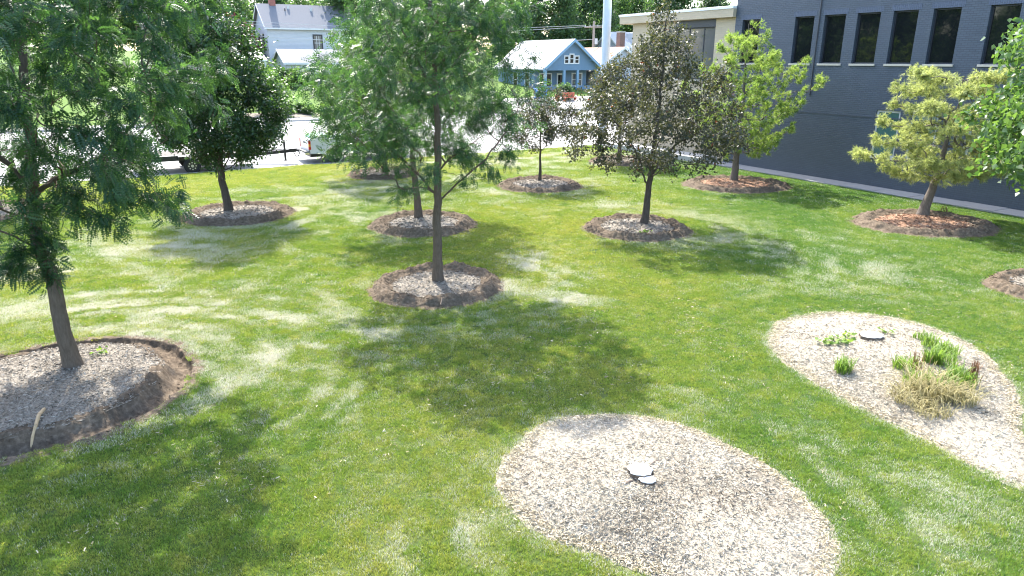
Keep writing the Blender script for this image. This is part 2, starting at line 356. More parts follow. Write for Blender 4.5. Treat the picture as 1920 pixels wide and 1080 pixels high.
def add_bed(kind, center, radius=None, poly=None, seed=0, **kw):
    b = Bed(); b.kind = kind; b.c = np.array(center, float); b.seed = seed
    th = np.linspace(0, 2*np.pi, NA, endpoint=False)
    if poly is None:
        rx, ry = radius
        r = 1/np.sqrt((np.cos(th)/rx)**2 + (np.sin(th)/ry)**2)
    else: th, r = radial(b.c, poly, NA); r = smooth_ring(r, 7)
    r = r * (1 + 0.05*(fbm(np.cos(th)*2.2+seed*9.1+20, np.sin(th)*2.2+seed*3.3+20) - 0.5)*2) + 0.07*(fbm(np.cos(th)*9+seed+40, np.sin(th)*9+40) - 0.5) + 0.05*(vnoise(np.cos(th)*24+seed+90, np.sin(th)*24+90) - 0.5)
    b.r = r; b.__dict__.update(kw); BEDS.append(b); return b
def bed_rel(b, x, y):
    dx = x - b.c[0]; dy = y - b.c[1]; a = np.arctan2(dy, dx) % (2*np.pi)
    return np.hypot(dx, dy), np.interp(a, np.linspace(0, 2*np.pi, NA+1), np.append(b.r, b.r[0]))
def ring(px, py, l, r, seed, squash=1.0, **kw):
    """a roughly round tree bed seen between pixel columns l and r"""
    yl = (gp(l, py), gp(r, py)); c = ((yl[0][0]+yl[1][0])/2, yl[0][1]); R = (yl[1][0]-yl[0][0])/2
    return add_bed('ring', c, (R, R*squash), seed=seed, **kw)

bed1 = add_bed('trench', (-7.35, 10.15), (2.12, 2.12), seed=1, label='wide trenched mulch bed around the nearest trunk at lower left')
bed2 = ring(430, 403, 350, 544, 2, label='soil-rimmed mulch bed under the dense dark green tree by the trailer')
bed3 = ring(822, 538, 701, 938, 3, 1.02, label='lumpy soil-rimmed mulch bed around the central slender trunk')
bed4 = ring(785, 422, 699, 888, 4, label='soil-rimmed mulch bed just behind the central tree')
bed5 = ring(722, 328, 655, 782, 5, label='shaded mulch bed below the drooping branches beside the white pickup')
bed6 = ring(1012, 349, 936, 1088, 6, label='soil-rimmed mulch bed around the small thin-stemmed tree')
bed7 = ring(1207, 429, 1099, 1290, 7, label='round soil-rimmed mulch bed under the big olive-leaved crabapple')
bed8 = ring(1160, 304, 1106, 1228, 8, label='dark earthen bed farthest back, near the grey pole')
bed9 = ring(1377, 348, 1284, 1474, 9, 0.86, red=True, label='reddish mulch bed under the bright green pine')
bed10 = ring(1728, 421, 1608, 1850, 10, 0.86, red=True, label='reddish mulch bed under the yellowish leaning pine')
bed11 = add_bed('ring', (gp(1985, 545)[0], gp(1985, 545)[1]), (1.45, 1.2), seed=11, label='mulch bed cut off by the right edge of the picture')
bed14 = ring(-25, 400, -130, 82, 14, label='mulch bed at the far left edge behind the feathery tree')
bed12 = add_bed('dead', gp(1235, 930), poly=poly_px([(945,900),(965,860),(1010,815),(1080,790),(1170,785),(1260,800),(1340,830),(1400,860),(1470,915),(1530,970),(1553,1010),(1550,1060),(1520,1120),(1420,1150),(1310,1120),(1230,1072),(1174,1053),(1057,1014),(1002,980),(955,940)]), seed=12,
                label='pale bleached bark bed with a double stump in the foreground')
bed13 = add_bed('dead', gp(1690, 705), poly=poly_px([(1447,640),(1458,612),(1500,595),(1570,590),(1640,595),(1720,612),(1790,640),(1850,680),(1893,730),(1907,775),(1895,815),(1930,860),(1990,930),(1940,930),(1870,895),(1800,852),(1740,822),(1690,795),(1620,765),(1560,735),(1500,700),(1460,665)]), seed=13,
                label='pale bed with weeds and dried clumps on the right')

# ------------------------------------------------------------------ lawn colour fields (where it is dried or silvery with painted mowing sheen, where it is yellow)
BLOBS = [(120,500,260,60,.65),(430,610,210,75,.75),(550,640,130,70,1.1),(230,560,120,50,.6),(600,380,180,45,.42),(1010,525,80,40,.9),
         (1330,430,90,26,.6),(840,350,220,30,.45),(1420,455,60,22,.5),(520,730,120,60,.5),(640,700,60,60,.5),(1560,480,120,40,.3),(900,1000,120,80,.25),
         (1000,300,250,14,.5),(1700,930,150,60,.22),(1150,380,70,18,.5),(300,430,200,40,.28)]
BW = []
for px, py, rx, ry, wt in BLOBS:
    c = gp(px, py); BW.append((c[0], c[1], abs(gp(px+rx, py)[0]-c[0]), abs(gp(px, py-ry)[1]-c[1]), wt))
def fields(x, y):
    x = np.asarray(x, float); y = np.asarray(y, float)
    wx = x + 1.6*(fbm(x*.16, y*.16+9)-.5); wy = y + 1.6*(fbm(x*.16+31, y*.16)-.5)
    u = np.full(x.shape, 99.0); v = np.zeros(x.shape)
    for b in BEDS:
        d, r = bed_rel(b, wx, wy); e = d - r
        near = e < u; a = np.arctan2(wy-b.c[1], wx-b.c[0]); v = np.where(near, a*(r+1.0)+b.seed*13, v); u = np.minimum(u, e)
    streak = .45*fbm(u*1.3+30, v*.28+30, 2) + .55*fbm(u*3.6+80, v*.34+10, 2)
    cross = .4*fbm(wx*.45+wy*1.4+50, wx*.22+60, 2)+.6*fbm(wx*1.5+wy*3.4+20, wx*.4+10, 2)
    st = np.maximum(smooth(.475, .60, streak), .85*smooth(.50, .64, cross)); st = st*(.45+1.1*smooth(.35, .65, fbm(x*2.1+5, y*2.1+40, 2)))
    base = np.zeros(x.shape)
    for cx, cy, rx, ry, wt in BW:
        base = np.maximum(base, wt*np.exp(-((x-cx)/rx)**2*.8 - ((y-cy)/ry)**2*.8))
    patch = smooth(.42, .68, fbm(x*.55+3, y*.55+8, 4))
    dry = 1.3*base*(.12+1.0*st)*(.50+.65*patch) + .10*smooth(.55, .8, fbm(x*.3+70, y*.3, 3))*st + .06*st
    edge = np.exp(-np.maximum(u, 0)/.10)
    for b in (bed12, bed13):
        d, r = bed_rel(b, x, y); dry = dry + .8*np.exp(-np.maximum(d-r, 0)/.10)
    dry = np.clip(dry*.95 + .06*edge, 0, .92)
    hue = .51 - .12*smooth(1, 8, x) + .55*(fbm(x*.22+11, y*.22+5, 3)-.5)*2*.7 + .35*(streak-.5) - .12*smooth(0, 10, x) - .25*smooth(12, 20, x*.87+y*.49-8)
    return dry, np.clip(hue, 0, 1)

# ------------------------------------------------------------------ ground, street, far ground
def terrain_z(t):
    t = np.asarray(t, float)
    z = np.where(t < 54, -0.10 + 0.75*np.clip((t-35.6)/18.4, 0, 1), 0.65 + 0.065*np.clip(t-54, 0, 42) + 0.012*np.clip(t-96, 0, 1e4))
    return z
s_c = np.concatenate([np.linspace(-220, -34, 26), np.arange(-32, 27.0, .2), [26.99]])
t_c = np.concatenate([np.linspace(-160, -6, 22), np.arange(-4, 35.5, .2), [35.6]])
Sg, Tg = np.meshgrid(s_c, t_c, indexing='ij'); X = Sg*E1[0]+Tg*E2[0]; Y = Sg*E1[1]+Tg*E2[1]
Z = .10*(fbm(X*.12, Y*.12)-.5)*smooth(26, 20, Sg) + .012*(fbm(X*1.7, Y*1.7)-.5)
for b in BEDS:
    d, r = bed_rel(b, X, Y); Z = np.where(d < (r+.02 if b.kind == 'trench' else r-.35), -.30, Z)
def lawn_z(x, y):
    s_ = x*E1[0]+y*E1[1]
    return .10*(fbm(x*.12, y*.12)-.5)*smooth(26, 20, s_)
ns, ntt = len(s_c), len(t_c); ii = np.arange(ns*ntt).reshape(ns, ntt)
quads = np.stack([ii[:-1,:-1], ii[1:,:-1], ii[1:,1:], ii[:-1,1:]], -1).reshape(-1, 4)
dr, hu = fields(X.ravel(), Y.ravel())
lawn = link('lawn', np_mesh('lawn', np.stack([X, Y, Z], -1).reshape(-1, 3), quads, {'dry': dr, 'hue': hu}, True), M_turf); tag(lawn, kind='structure')

def st_sheet(name, s0, s1, ts, zs, matl, off=0.0, ns=2):
    ss = np.linspace(s0, s1, ns); V = []; 
    for s_ in ss:
        for t_, z_ in zip(ts, zs): V.append((*st2xy(s_, t_), z_+off))
    k = len(ts); F = [(i*k+j, (i+1)*k+j, (i+1)*k+j+1, i*k+j+1) for i in range(len(ss)-1) for j in range(k-1)]
    o = link(name, np_mesh(name, np.array(V), np.array(F)), matl); tag(o, kind='structure'); return o
st_sheet('street', -260, 260, [35.55, 54.0], [terrain_z(35.55), terrain_z(53.99)], M_conc)
tt = np.concatenate([np.linspace(53.9, 96, 12), [140, 250, 500, 1200]])
st_sheet('far_ground', -900, 900, tt, terrain_z(np.maximum(tt, 54)), M_farturf, -.02)
st_sheet('far_pavement', -120, 120, [54.15, 55.7], [terrain_z(54.15)+.10, terrain_z(55.7)+.03], M_conc)
st_sheet('driveway', 31, 62, [54.1, 63.5], [terrain_z(54.1)+.12, terrain_z(63.5)+.03], M_conc)
st_sheet('planting_strip', 8, 29, [56.0, 59.0], [terrain_z(56.), terrain_z(59.)], M_mulch, .03)
kb = MB()
kb.box(-120, 120, 53.98, 54.16, .5, terrain_z(54)+.115); tag(kb.obj('far_kerb', M_kerb, rz=GA), kind='structure')
kb = MB(); kb.box(-120, 27, 35.56, 35.72, -.3, .015); tag(kb.obj('near_kerb', M_kerb, rz=GA), kind='structure')
# paved strip along the wall, slab by slab
pv = bpy.data.objects.new('pavement', None); COL.objects.link(pv); pv.rotation_euler = (0, 0, GA); tag(pv, kind='structure')
sl = MB().box(0, 1.03, 0, 1.485, -.12, 0); slab0 = None
for k in range(21):
    if slab0 is None: slab0 = sl.obj('slab', M_slab, pv, bevel=.008); o = slab0
    else: o = slab0.copy(); COL.objects.link(o)
    o.location = (25.96, 3.6+1.5*k, .055+.008*math.sin(k*2.3)); o.rotation_euler = (.004*math.sin(k*5.1), .006*math.sin(k*3.7), 0)
MB().box(25.9, 27.0, 3.4, 35.5, -.3, -.03).obj('bedding', M_kerb, pv)

# ------------------------------------------------------------------ mulch beds
def chips(rng, P, size, up=0.5):
    """thin wedge chips at points P"""
    n = len(P); d = rng.normal(size=(n, 3)); d[:, 2] *= up*.6; d /= np.linalg.norm(d, axis=1)[:, None]
    q = rng.normal(size=(n, 3)); q -= d*np.sum(q*d, 1)[:, None]; q /= np.linalg.norm(q, axis=1)[:, None]; r = np.cross(d, q)
    L = size*rng.uniform(.5, 1.5, n)[:, None]; W = L*rng.uniform(.10, .30, n)[:, None]; T = L*.08
    V = np.stack([P-d*L*.5-q*W*.5, P+d*L*.5-q*W*.3, P+d*L*.4+q*W*.5, P-d*L*.45+q*W*.4, P+r*T+d*L*.05], 1)
    b5 = (np.arange(n)*5)[:, None]
    F3 = np.concatenate([b5+np.array(t) for t in ([0,1,4],[1,2,4],[2,3,4],[3,0,4])])
    return V.reshape(-1, 3), [F3], np.repeat(rng.rand(n), 5)
def build_bed(b):
    rng = np.random.RandomState(100+b.seed)
    root = thing('mulch_bed', b.label, 'mulch bed', (b.c[0], b.c[1], 0))
    th = np.linspace(0, 2*np.pi, NA, endpoint=False); near = math.hypot(*b.c) < 18
    if b.kind == 'ring':
        lump = fbm(np.cos(th)*4+b.seed*7, np.sin(th)*4+b.seed*5, 3)
        ks = [1.10, 1.04, 1.0, .97, .93, .89, .85, .81, .77, .73, .69, .64]; hs = [.006, .02, .05, .10, .15, .18, .185, .165, .13, .105, .095, .088]
        mk = [.70, .6, .5, .4, .3, .2, .1, 0]; mh = [.088, .10, .108, .115, .12, .125, .13, .13]
        lw = .30
    elif b.kind == 'trench':
        lump = fbm(np.cos(th)*4+b.seed*7, np.sin(th)*4+b.seed*5, 3)
        ks = [1.09, 1.03, 1.0, .985, .97, .94, .90, .86, .83, .80, .77, .74, .70]; hs = [.004, .015, .01, -.05, -.10, -.12, -.12, -.09, -.02, .07, .12, .13, .12]
        mk = [.79, .7, .6, .5, .4, .3, .2, .1, 0]; mh = [.085, .135, .15, .16, .17, .18, .185, .19, .19]; lw = .20
    else:
        lump = fbm(np.cos(th)*3+b.seed*7, np.sin(th)*3+b.seed*5, 3); ks = None
        mk = [1.07, 1.0, .96, .9, .8, .7, .6, .5, .4, .3, .2, .1, 0]; mh = [.004, .016, .03, .05, .085, .115, .14, .16, .175, .185, .19, .195, .2]; lw = .0
    def polar(kk, hh, amp, fine):
        kk2 = np.interp(np.linspace(0, len(kk)-1, len(kk)*3-2), np.arange(len(kk)), kk); hh2 = np.interp(np.linspace(0, len(hh)-1, len(hh)*3-2), np.arange(len(hh)), hh)
        R = kk2[:, None]*b.r[None, :]; x = R*np.cos(th); y = R*np.sin(th); z = hh2[:, None]*(1+amp*(lump[None, :]-.5)*2)
        wgt = smooth(1.08, .96, kk2)[:, None]
        z = z + wgt*fine*(fbm((x+b.c[0])*5+b.seed, (y+b.c[1])*5, 4)-.5)*2 + wgt*fine*.5*(vnoise((x+b.c[0])*19, (y+b.c[1])*19)-.5)*2
        if b.kind == 'dead': pass
        n0, n1 = len(kk2), NA; i2 = np.arange(n0*n1).reshape(n0, n1); j = np.roll(i2, -1, 1)
        F = np.stack([i2[:-1], i2[1:], j[1:], j[:-1]], -1).reshape(-1, 4)
        return np.stack([x, y, z + lawn_z(x+b.c[0], y+b.c[1])], -1).reshape(-1, 3), F
    red = getattr(b, 'red', False)
    if ks is not None:
        V, F = polar(ks, hs, .45, .05 if near else .045); link('soil_rim', np_mesh('soil_rim', V, F, None, False), M_soil, root)
        n = 1500 if near else 700
        pick = V[rng.randint(0, len(V), n)] + rng.normal(size=(n, 3))*[.03, .03, .006]
        cv, cf, cr = chips(rng, pick, .045 if near else .07, 1.0); tag(link('soil_clods', np_mesh('soil_clods', cv, cf, {'rnd': cr}), M_clod, root), kind='stuff')
    V, F = polar(mk, mh, .06, .012 if b.kind == 'ring' else .02)
    link('mulch', np_mesh('mulch', V, F, None, True), M_mulch_red if red else M_bleached if b.kind == 'dead' else M_mulch, root)
    n = {'ring': 2600 if near else 1300, 'trench': 13000, 'dead': 26000}[b.kind]
    k = np.sqrt(rng.rand(n))*mk[0]*(.97 if b.kind == 'dead' else 1.0); a = rng.rand(n)*2*np.pi; rr = np.interp(a, np.append(th, 2*np.pi), np.append(b.r, b.r[0]))*k
    z = np.interp(k, mk[::-1], mh[::-1]) + .012 + lawn_z(b.c[0]+rr*np.cos(a), b.c[1]+rr*np.sin(a))
    P = np.stack([rr*np.cos(a), rr*np.sin(a), z + rng.rand(n)*.012], 1)
    cv, cf, cr = chips(rng, P, .038 if b.kind != 'ring' else .048 if near else .07, .4)
    if b.kind == 'dead':                              # browner where the bark lies thick, bleached towards the rim
        cr = np.repeat(np.clip(.55*rng.rand(n) + .30*k + .75*(fbm((P[:, 0]+b.c[0])*1.3+4, (P[:, 1]+b.c[1])*1.3, 3)-.5) + .12, 0, 1), 5)
    tag(link('wood_chips', np_mesh('wood_chips', cv, cf, {'rnd': cr}), M_chip_red if red else M_chip_pale if b.kind == 'dead' else M_chip, root), kind='stuff')
    if b.kind == 'dead':
        n = 9000; k = 1.0+rng.normal(size=n)*.035; k = np.clip(k, .9, 1.06); a = rng.rand(n)*2*np.pi; rr = np.interp(a, np.append(th, 2*np.pi), np.append(b.r, b.r[0]))*k
        P = np.stack([rr*np.cos(a), rr*np.sin(a), np.interp(k, mk[::-1], mh[::-1])+.012+lawn_z(b.c[0]+rr*np.cos(a), b.c[1]+rr*np.sin(a))+rng.rand(n)*.015], 1)
        cv, cf, cr = chips(rng, P, .036, .25); tag(link('straw_fringe', np_mesh('straw_fringe', cv, cf, {'rnd': cr}), M_fringe, root), kind='stuff')
    b.root = root; b.mk = mk; b.mh = mh
    return root
for b in BEDS: build_bed(b)
def bed_h(b, x, y):
    d, r = bed_rel(b, np.array([x]), np.array([y])); k = float((d/r)[0])
    return float(np.interp(k, b.mk[::-1], b.mh[::-1])) + float(lawn_z(x, y))

# ------------------------------------------------------------------ grass blades over the lawn (too many to count: one object)
def grass_tile(seed, size, n, h, wd):
    rng = np.random.RandomState(seed); p = np.concatenate([rng.uniform(-size/2, size/2, (n, 2)), np.zeros((n, 1))], 1)
    a = rng.rand(n)*2*np.pi; H = h*rng.uniform(.55, 1.25, n); lean = rng.uniform(.1, 1.0, n)*H; W = wd*rng.uniform(.7, 1.4, n)
    sx = np.stack([np.cos(a+1.57), np.sin(a+1.57), 0*a], 1)*W[:, None]; dl = np.stack([np.cos(a), np.sin(a), 0*a], 1)
    mid = p + dl*(lean*.35)[:, None]; mid[:, 2] += H*.6; tip = p + dl*lean[:, None]; tip[:, 2] += H*.95
    V = np.stack([p-sx, p+sx, mid+sx*.8, mid-sx*.8, tip], 1).reshape(-1, 3); b5 = (np.arange(n)*5)[:, None]
    return np_mesh('grass_tile', V, [b5+np.array([0,1,2,3]), b5+np.array([3,2,4])])
gcol = bpy.data.collections.new('grass_tiles')
specs = [(.20, 260, .036, .0021), (.20, 260, .040, .0021), (.20, 260, .032, .0021), (.34, 300, .042, .0033), (.34, 300, .040, .0033), (.52, 320, .046, .0052), (.52, 320, .046, .0052)]
for i, sp in enumerate(specs):
    me = grass_tile(50+i, *sp); me.materials.append(M_grass)
    o = bpy.data.objects.new('tile_%d' % i, me); gcol.objects.link(o)
pts, var, rot, scl = [], [], [], []
grng = np.random.RandomState(5)
for y0, y1, step, vs in ((-3, 15, .135, (0, 3)), (15, 25, .20, (3, 5)), (25, 46, .30, (5, 7))):
    gx = np.arange(-34, 30, step); gy = np.arange(y0, y1, step); xx, yy = np.meshgrid(gx, gy); xx = xx.ravel(); yy = yy.ravel()
    xx = xx + grng.uniform(-.5, .5, len(xx))*step; yy = yy + grng.uniform(-.5, .5, len(yy))*step
    keep = (np.abs(xx) < yy*.85+4)
    s_, t_ = xx*E1[0]+yy*E1[1], xx*E2[0]+yy*E2[1]
    keep &= (s_ < 25.93) & (t_ < 35.5)
    for b in BEDS:
        d, r = bed_rel(b, xx, yy); keep &= d > r + .03 + .05*grng.rand(len(xx))
    xx = xx[keep]; yy = yy[keep]
    pts.append(np.stack([xx, yy, lawn_z(xx, yy)-.004], 1)); var.append(grng.randint(vs[0], vs[1], len(xx)))
    rot.append(grng.rand(len(xx))*6.283); scl.append(grng.uniform(.8, 1.15, len(xx)))
pts = np.concatenate(pts); var = np.concatenate(var); rot = np.concatenate(rot); scl = np.concatenate(scl)
dr, hu = fields(pts[:, 0], pts[:, 1]); hu = np.clip(hu+.14*grng.normal(size=len(hu)), 0, 1); dr = np.clip(dr+.05*grng.normal(size=len(dr)), 0, .95)
gm = np_mesh('lawn_grass', pts, np.zeros((0, 3), np.int32), {'dry': dr, 'hue': hu, 'rotz': rot, 'scl': scl})
a = gm.attributes.new('variant', 'INT', 'POINT'); a.data.foreach_set('value', var.astype(np.int32))
go = link('lawn_grass', gm); tag(go, 'short mown green grass with dry silvery streaks covering the lawn', 'grass', kind='stuff')
ng = bpy.data.node_groups.new('grass_scatter', 'GeometryNodeTree')
ng.interface.new_socket('Geometry', in_out='INPUT', socket_type='NodeSocketGeometry'); ng.interface.new_socket('Geometry', in_out='OUTPUT', socket_type='NodeSocketGeometry')
gi = ng.nodes.new('NodeGroupInput'); gout = ng.nodes.new('NodeGroupOutput'); iop = ng.nodes.new('GeometryNodeInstanceOnPoints')
ci = ng.nodes.new('GeometryNodeCollectionInfo'); ci.inputs['Collection'].default_value = gcol; ci.inputs['Separate Children'].default_value = True; ci.inputs['Reset Children'].default_value = True
def named(nm, dt):
    n = ng.nodes.new('GeometryNodeInputNamedAttribute'); n.data_type = dt; n.inputs['Name'].default_value = nm; return n.outputs['Attribute']
cx = ng.nodes.new('ShaderNodeCombineXYZ'); ng.links.new(named('rotz', 'FLOAT'), cx.inputs[2])
iop.inputs['Pick Instance'].default_value = True
ng.links.new(gi.outputs[0], iop.inputs['Points']); ng.links.new(ci.outputs[0], iop.inputs['Instance']); ng.links.new(named('variant', 'INT'), iop.inputs['Instance Index'])
ng.links.new(cx.outputs[0], iop.inputs['Rotation']); ng.links.new(named('scl', 'FLOAT'), iop.inputs['Scale']); ng.links.new(iop.outputs[0], gout.inputs[0])
md = go.modifiers.new('scatter', 'NODES'); md.node_group = ng

# dried clippings left by the mower: loose shreds lying in the turf
cn = 60000; cxx = grng.uniform(-11, 12, cn); cyy = grng.uniform(4.5, 18, cn)
ck = fbm(cxx*.8+9, cyy*.8+4, 3)*.6 + fbm(cxx*3+2, cyy*3+7, 2)*.4
ok_ = (ck > .60) & (np.abs(cxx) < cyy*.8+1.5)
for b in BEDS:
    d, r = bed_rel(b, cxx, cyy); ok_ &= d > r+.05
cxx = cxx[ok_][:4000]; cyy = cyy[ok_][:4000]
cv, cf, cr = chips(grng, np.stack([cxx, cyy, lawn_z(cxx, cyy)+.030+.012*grng.rand(len(cxx))], 1), .038, .4)
tag(link('dry_clippings', np_mesh('dry_clippings', cv, cf, {'rnd': cr}), M_fringe), 'dry straw-coloured clippings scattered over the mown lawn', 'clippings', kind='stuff')

# ------------------------------------------------------------------ trees
def grow(rng, trunk, tips, bf, first, seg=.17, droop=0.0, crook=.05, limbs=()):
    """a skeleton that reaches every tip by short paths: nodes, parent, trunk flag"""
    N = [np.array(p, float) for p in trunk]; par = [-1]+list(range(len(trunk)-1)); plen = [0.0]
    for i in range(1, len(N)): plen.append(plen[-1]+np.linalg.norm(N[i]-N[i-1]))
    nt_ = len(N); cap = 40000; A = np.zeros((cap, 3)); PL = np.zeros(cap); ok = np.zeros(cap, bool)
    A[:nt_] = N; PL[:nt_] = plen; ok[:nt_] = np.array(trunk)[:, 2] >= first
    P = list(par); n = nt_; T = np.array(trunk)
    for lb in limbs:                                  # main limbs laid out by hand
        lb = np.array(lb, float); Ls = np.concatenate([[0], np.cumsum(np.linalg.norm(np.diff(lb, axis=0), axis=1))]); qs = np.arange(.15, Ls[-1]+.01, .15)
        last = int(np.argmin(np.linalg.norm(A[:n]-lb[0], axis=1)))
        for q_ in qs:
            pt = np.array([np.interp(q_, Ls, lb[:, i]) for i in range(3)]) + rng.normal(size=3)*.012
            A[n] = pt; P.append(last); PL[n] = PL[last]+np.linalg.norm(pt-A[last]); ok[n] = True; last = n; n += 1
    T = A[:n].copy()
    dist = np.min(np.linalg.norm(tips[:, None, :]-T[None, :, :], axis=2), axis=1)
    for k in np.argsort(dist):
        q = tips[k]; d = np.linalg.norm(A[:n]-q, axis=1)
        cost = d + bf*PL[:n] + .7*np.maximum(0, A[:n, 2]-q[2]+.1-droop) + 1e6*(~ok[:n]); j = int(np.argmin(cost)); L = d[j]
        if L < 1e-3: continue
        m_ = max(1, int(round(L/seg))); pd = A[j]-A[P[j]] if P[j] >= 0 else np.array([0, 0, 1.])
        pd = pd/(np.linalg.norm(pd)+1e-9); c = A[j] + (pd*.35+np.array([0, 0, .22]))*L*.5 + (q-A[j])*.25
        last = j
        for i in range(1, m_+1):
            f = i/m_; pt = (1-f)**2*A[j] + 2*f*(1-f)*c + f*f*q
            if i < m_: pt = pt + rng.normal(size=3)*crook*min(L, .6)
            A[n] = pt; P.append(last); PL[n] = PL[last]+np.linalg.norm(pt-A[last]); ok[n] = True; last = n; n += 1
    return A[:n].copy(), np.array(P), nt_
def radii(A, P, nt_, r_base, r_top, r_tip, e=2.25, scale=1.0):
    n = len(A); acc = np.zeros(n); R = np.zeros(n)
    for i in range(n-1, -1, -1):
        R[i] = max(r_tip, acc[i]**(1/e)) if acc[i] > 0 else r_tip
        if P[i] >= 0: acc[P[i]] += R[i]**e
    R = r_tip + (R-r_tip)*scale
    zt = np.linspace(0, 1, nt_); tr = r_top+(r_base-r_top)*(1-zt)**1.35; tr = tr*(1+.45*np.exp(-zt*nt_/1.6))
    R[:nt_] = tr
    for i in range(nt_, n): R[i] = min(R[i], R[P[i]]*.86 if P[i] < nt_ else R[P[i]])
    return R
def tubes(A, P, R, sel_trunk, nt_):
    """tube mesh of the trunk, or of everything else"""
    n = len(A); kids = [[] for _ in range(n)]
    for i in range(1, n):
        if P[i] >= 0: kids[P[i]].append(i)
    chains = []
    if sel_trunk: chains = [list(range(nt_))]
    else:
        starts = [i for i in range(nt_, n) if P[i] < nt_ or False]; stack = list(starts)
        while stack:
            i = stack.pop(); ch = [P[i], i]
            while kids[i]:
                ks = sorted(kids[i], key=lambda k: -R[k]); stack += ks[1:]; i = ks[0]; ch.append(i)
            chains.append(ch)
    VV, FF, off = [], [], 0
    for ch in chains:
        p = A[ch]; r = R[ch].copy()
        if not sel_trunk: r[0] = min(r[0], r[1]*1.15)
        k = 10 if sel_trunk else 7 if r[1] > .03 else 5 if r[1] > .012 else 3
        d = np.gradient(p, axis=0); d /= np.linalg.norm(d, axis=1)[:, None]+1e-9
        ref = np.where(np.abs(d[:, 2:3]) < .9, np.array([[0, 0, 1.]]), np.array([[1., 0, 0]])) if len(ch) < 3 else np.tile(np.array([[0, 0, 1.]]) if abs(d.mean(0)[2]) < .8 else np.array([[1., 0, 0]]), (len(ch), 1))
        a = np.cross(d, ref); a /= np.linalg.norm(a, axis=1)[:, None]+1e-9; bb = np.cross(d, a)
        an = np.arange(k)*2*np.pi/k
        V = p[:, None, :] + (a[:, None, :]*np.cos(an)[None, :, None] + bb[:, None, :]*np.sin(an)[None, :, None])*r[:, None, None]
        i2 = np.arange(len(ch)*k).reshape(len(ch), k)+off; j2 = np.roll(i2, -1, 1)
        FF.append(np.stack([i2[:-1], j2[:-1], j2[1:], i2[1:]], -1).reshape(-1, 4)); VV.append(V.reshape(-1, 3)); off += len(ch)*k
    return np.concatenate(VV), np.concatenate(FF)
def frames(rng, out, n, outw, droop, rand, upw):
    d = out*outw + rng.normal(size=(n, 3))*rand + np.array([0, 0, -droop]); d /= np.linalg.norm(d, axis=1)[:, None]
    u = np.array([0, 0, upw]) + rng.normal(size=(n, 3)); u -= d*np.sum(u*d, 1)[:, None]; u /= np.linalg.norm(u, axis=1)[:, None]
    return d, np.cross(u, d), u
def stamp(T, F, C, d, b_, u, size, rnd):
    """copies of the template T (k,3) (along, across, up) at C"""
    V = C[:, None, :] + size[:, None, None]*(T[None, :, 0:1]*d[:, None, :] + T[None, :, 1:2]*b_[:, None, :] + T[None, :, 2:3]*u[:, None, :])
    k = len(T); Fa = (np.arange(len(C))*k)[:, None, None] + F[None, :, :]
    return V.reshape(-1, 3), Fa.reshape(-1, F.shape[1]), np.repeat(rnd, k)
def tmpl_flat(wd=.32): # a pointed leaf, slightly cupped
    return np.array([[0,0,0],[.42,wd,.07],[1,0,-.08],[.42,-wd,.07]]), np.array([[0,1,2,3]])
def tmpl_leaf(wd=.32, fold=.08): # a pointed leaf in two halves
    T = np.array([[0,0,0],[.35,wd,fold],[1,0,-.06],[.35,-wd,fold],[.45,0,-.02]]); return T, np.array([[0,1,2,4],[0,4,2,3]])
def tmpl_frond(pairs, lw):
    T, F = [], []
    for i in range(pairs):
        f = (i+.6)/pairs; x = f; z = -.28*f*f; l = .24*math.sin(math.pi*(.18+.72*f))+.03
        for sgn in (-1, 1):
            k = len(T); dx = .07
            T += [[x, .008*sgn, z], [x+dx*.5-lw/2, sgn*l*.5, z+.015], [x+dx, sgn*l, z-.02], [x+dx*.5+lw/2, sgn*l*.5, z+.015]]; F.append([k, k+1, k+2, k+3])
    return np.array(T), np.array(F)
def tmpl_tuft(rng, n, w_, spread):
    T, F = [], []
    for i in range(n):
        a = rng.rand()*6.283; e = spread*rng.uniform(.25, 1.0); L = rng.uniform(.75, 1.1)
        dv = np.array([math.cos(e), math.sin(e)*math.cos(a), math.sin(e)*math.sin(a)])*L
        sd = np.cross(dv, rng.normal(size=3)); sd = sd/np.linalg.norm(sd)*w_; k = len(T)
        b0 = np.array([rng.uniform(-.35, .1), 0, 0])
        T += [b0-sd, b0+sd, b0+dv-np.array([0,0,.07])]; F.append([k, k+1, k+2])
    return np.array(T), np.array(F)

def crown_tips(rng, prof, clumps, per, sig, bias=.45, off=lambda z: (0, 0), gaps=None):
    zs = np.array([p[0] for p in prof]); rs = np.array([p[1] for p in prof])
    zz = np.linspace(zs[0], zs[-1], 200); ww = np.interp(zz, zs, rs)**1.5+.02; cz = rng.choice(zz, clumps*4, p=ww/ww.sum())
    R = np.interp(cz, zs, rs)*rng.rand(len(cz))**bias; a = rng.rand(len(cz))*6.283
    C = np.stack([R*np.cos(a)+[off(z)[0] for z in cz], R*np.sin(a)+[off(z)[1] for z in cz], cz], 1)
    keep = [0]                                        # spread the clumps apart
    for i in range(1, len(C)):
        if len(keep) >= clumps: break
        if np.min(np.linalg.norm(C[keep]-C[i], axis=1)) > sig*1.25: keep.append(i)
    C = C[keep]
    T = np.repeat(C, per, 0) + rng.normal(size=(len(C)*per, 3))*np.array([sig, sig, sig*.75])
    return T
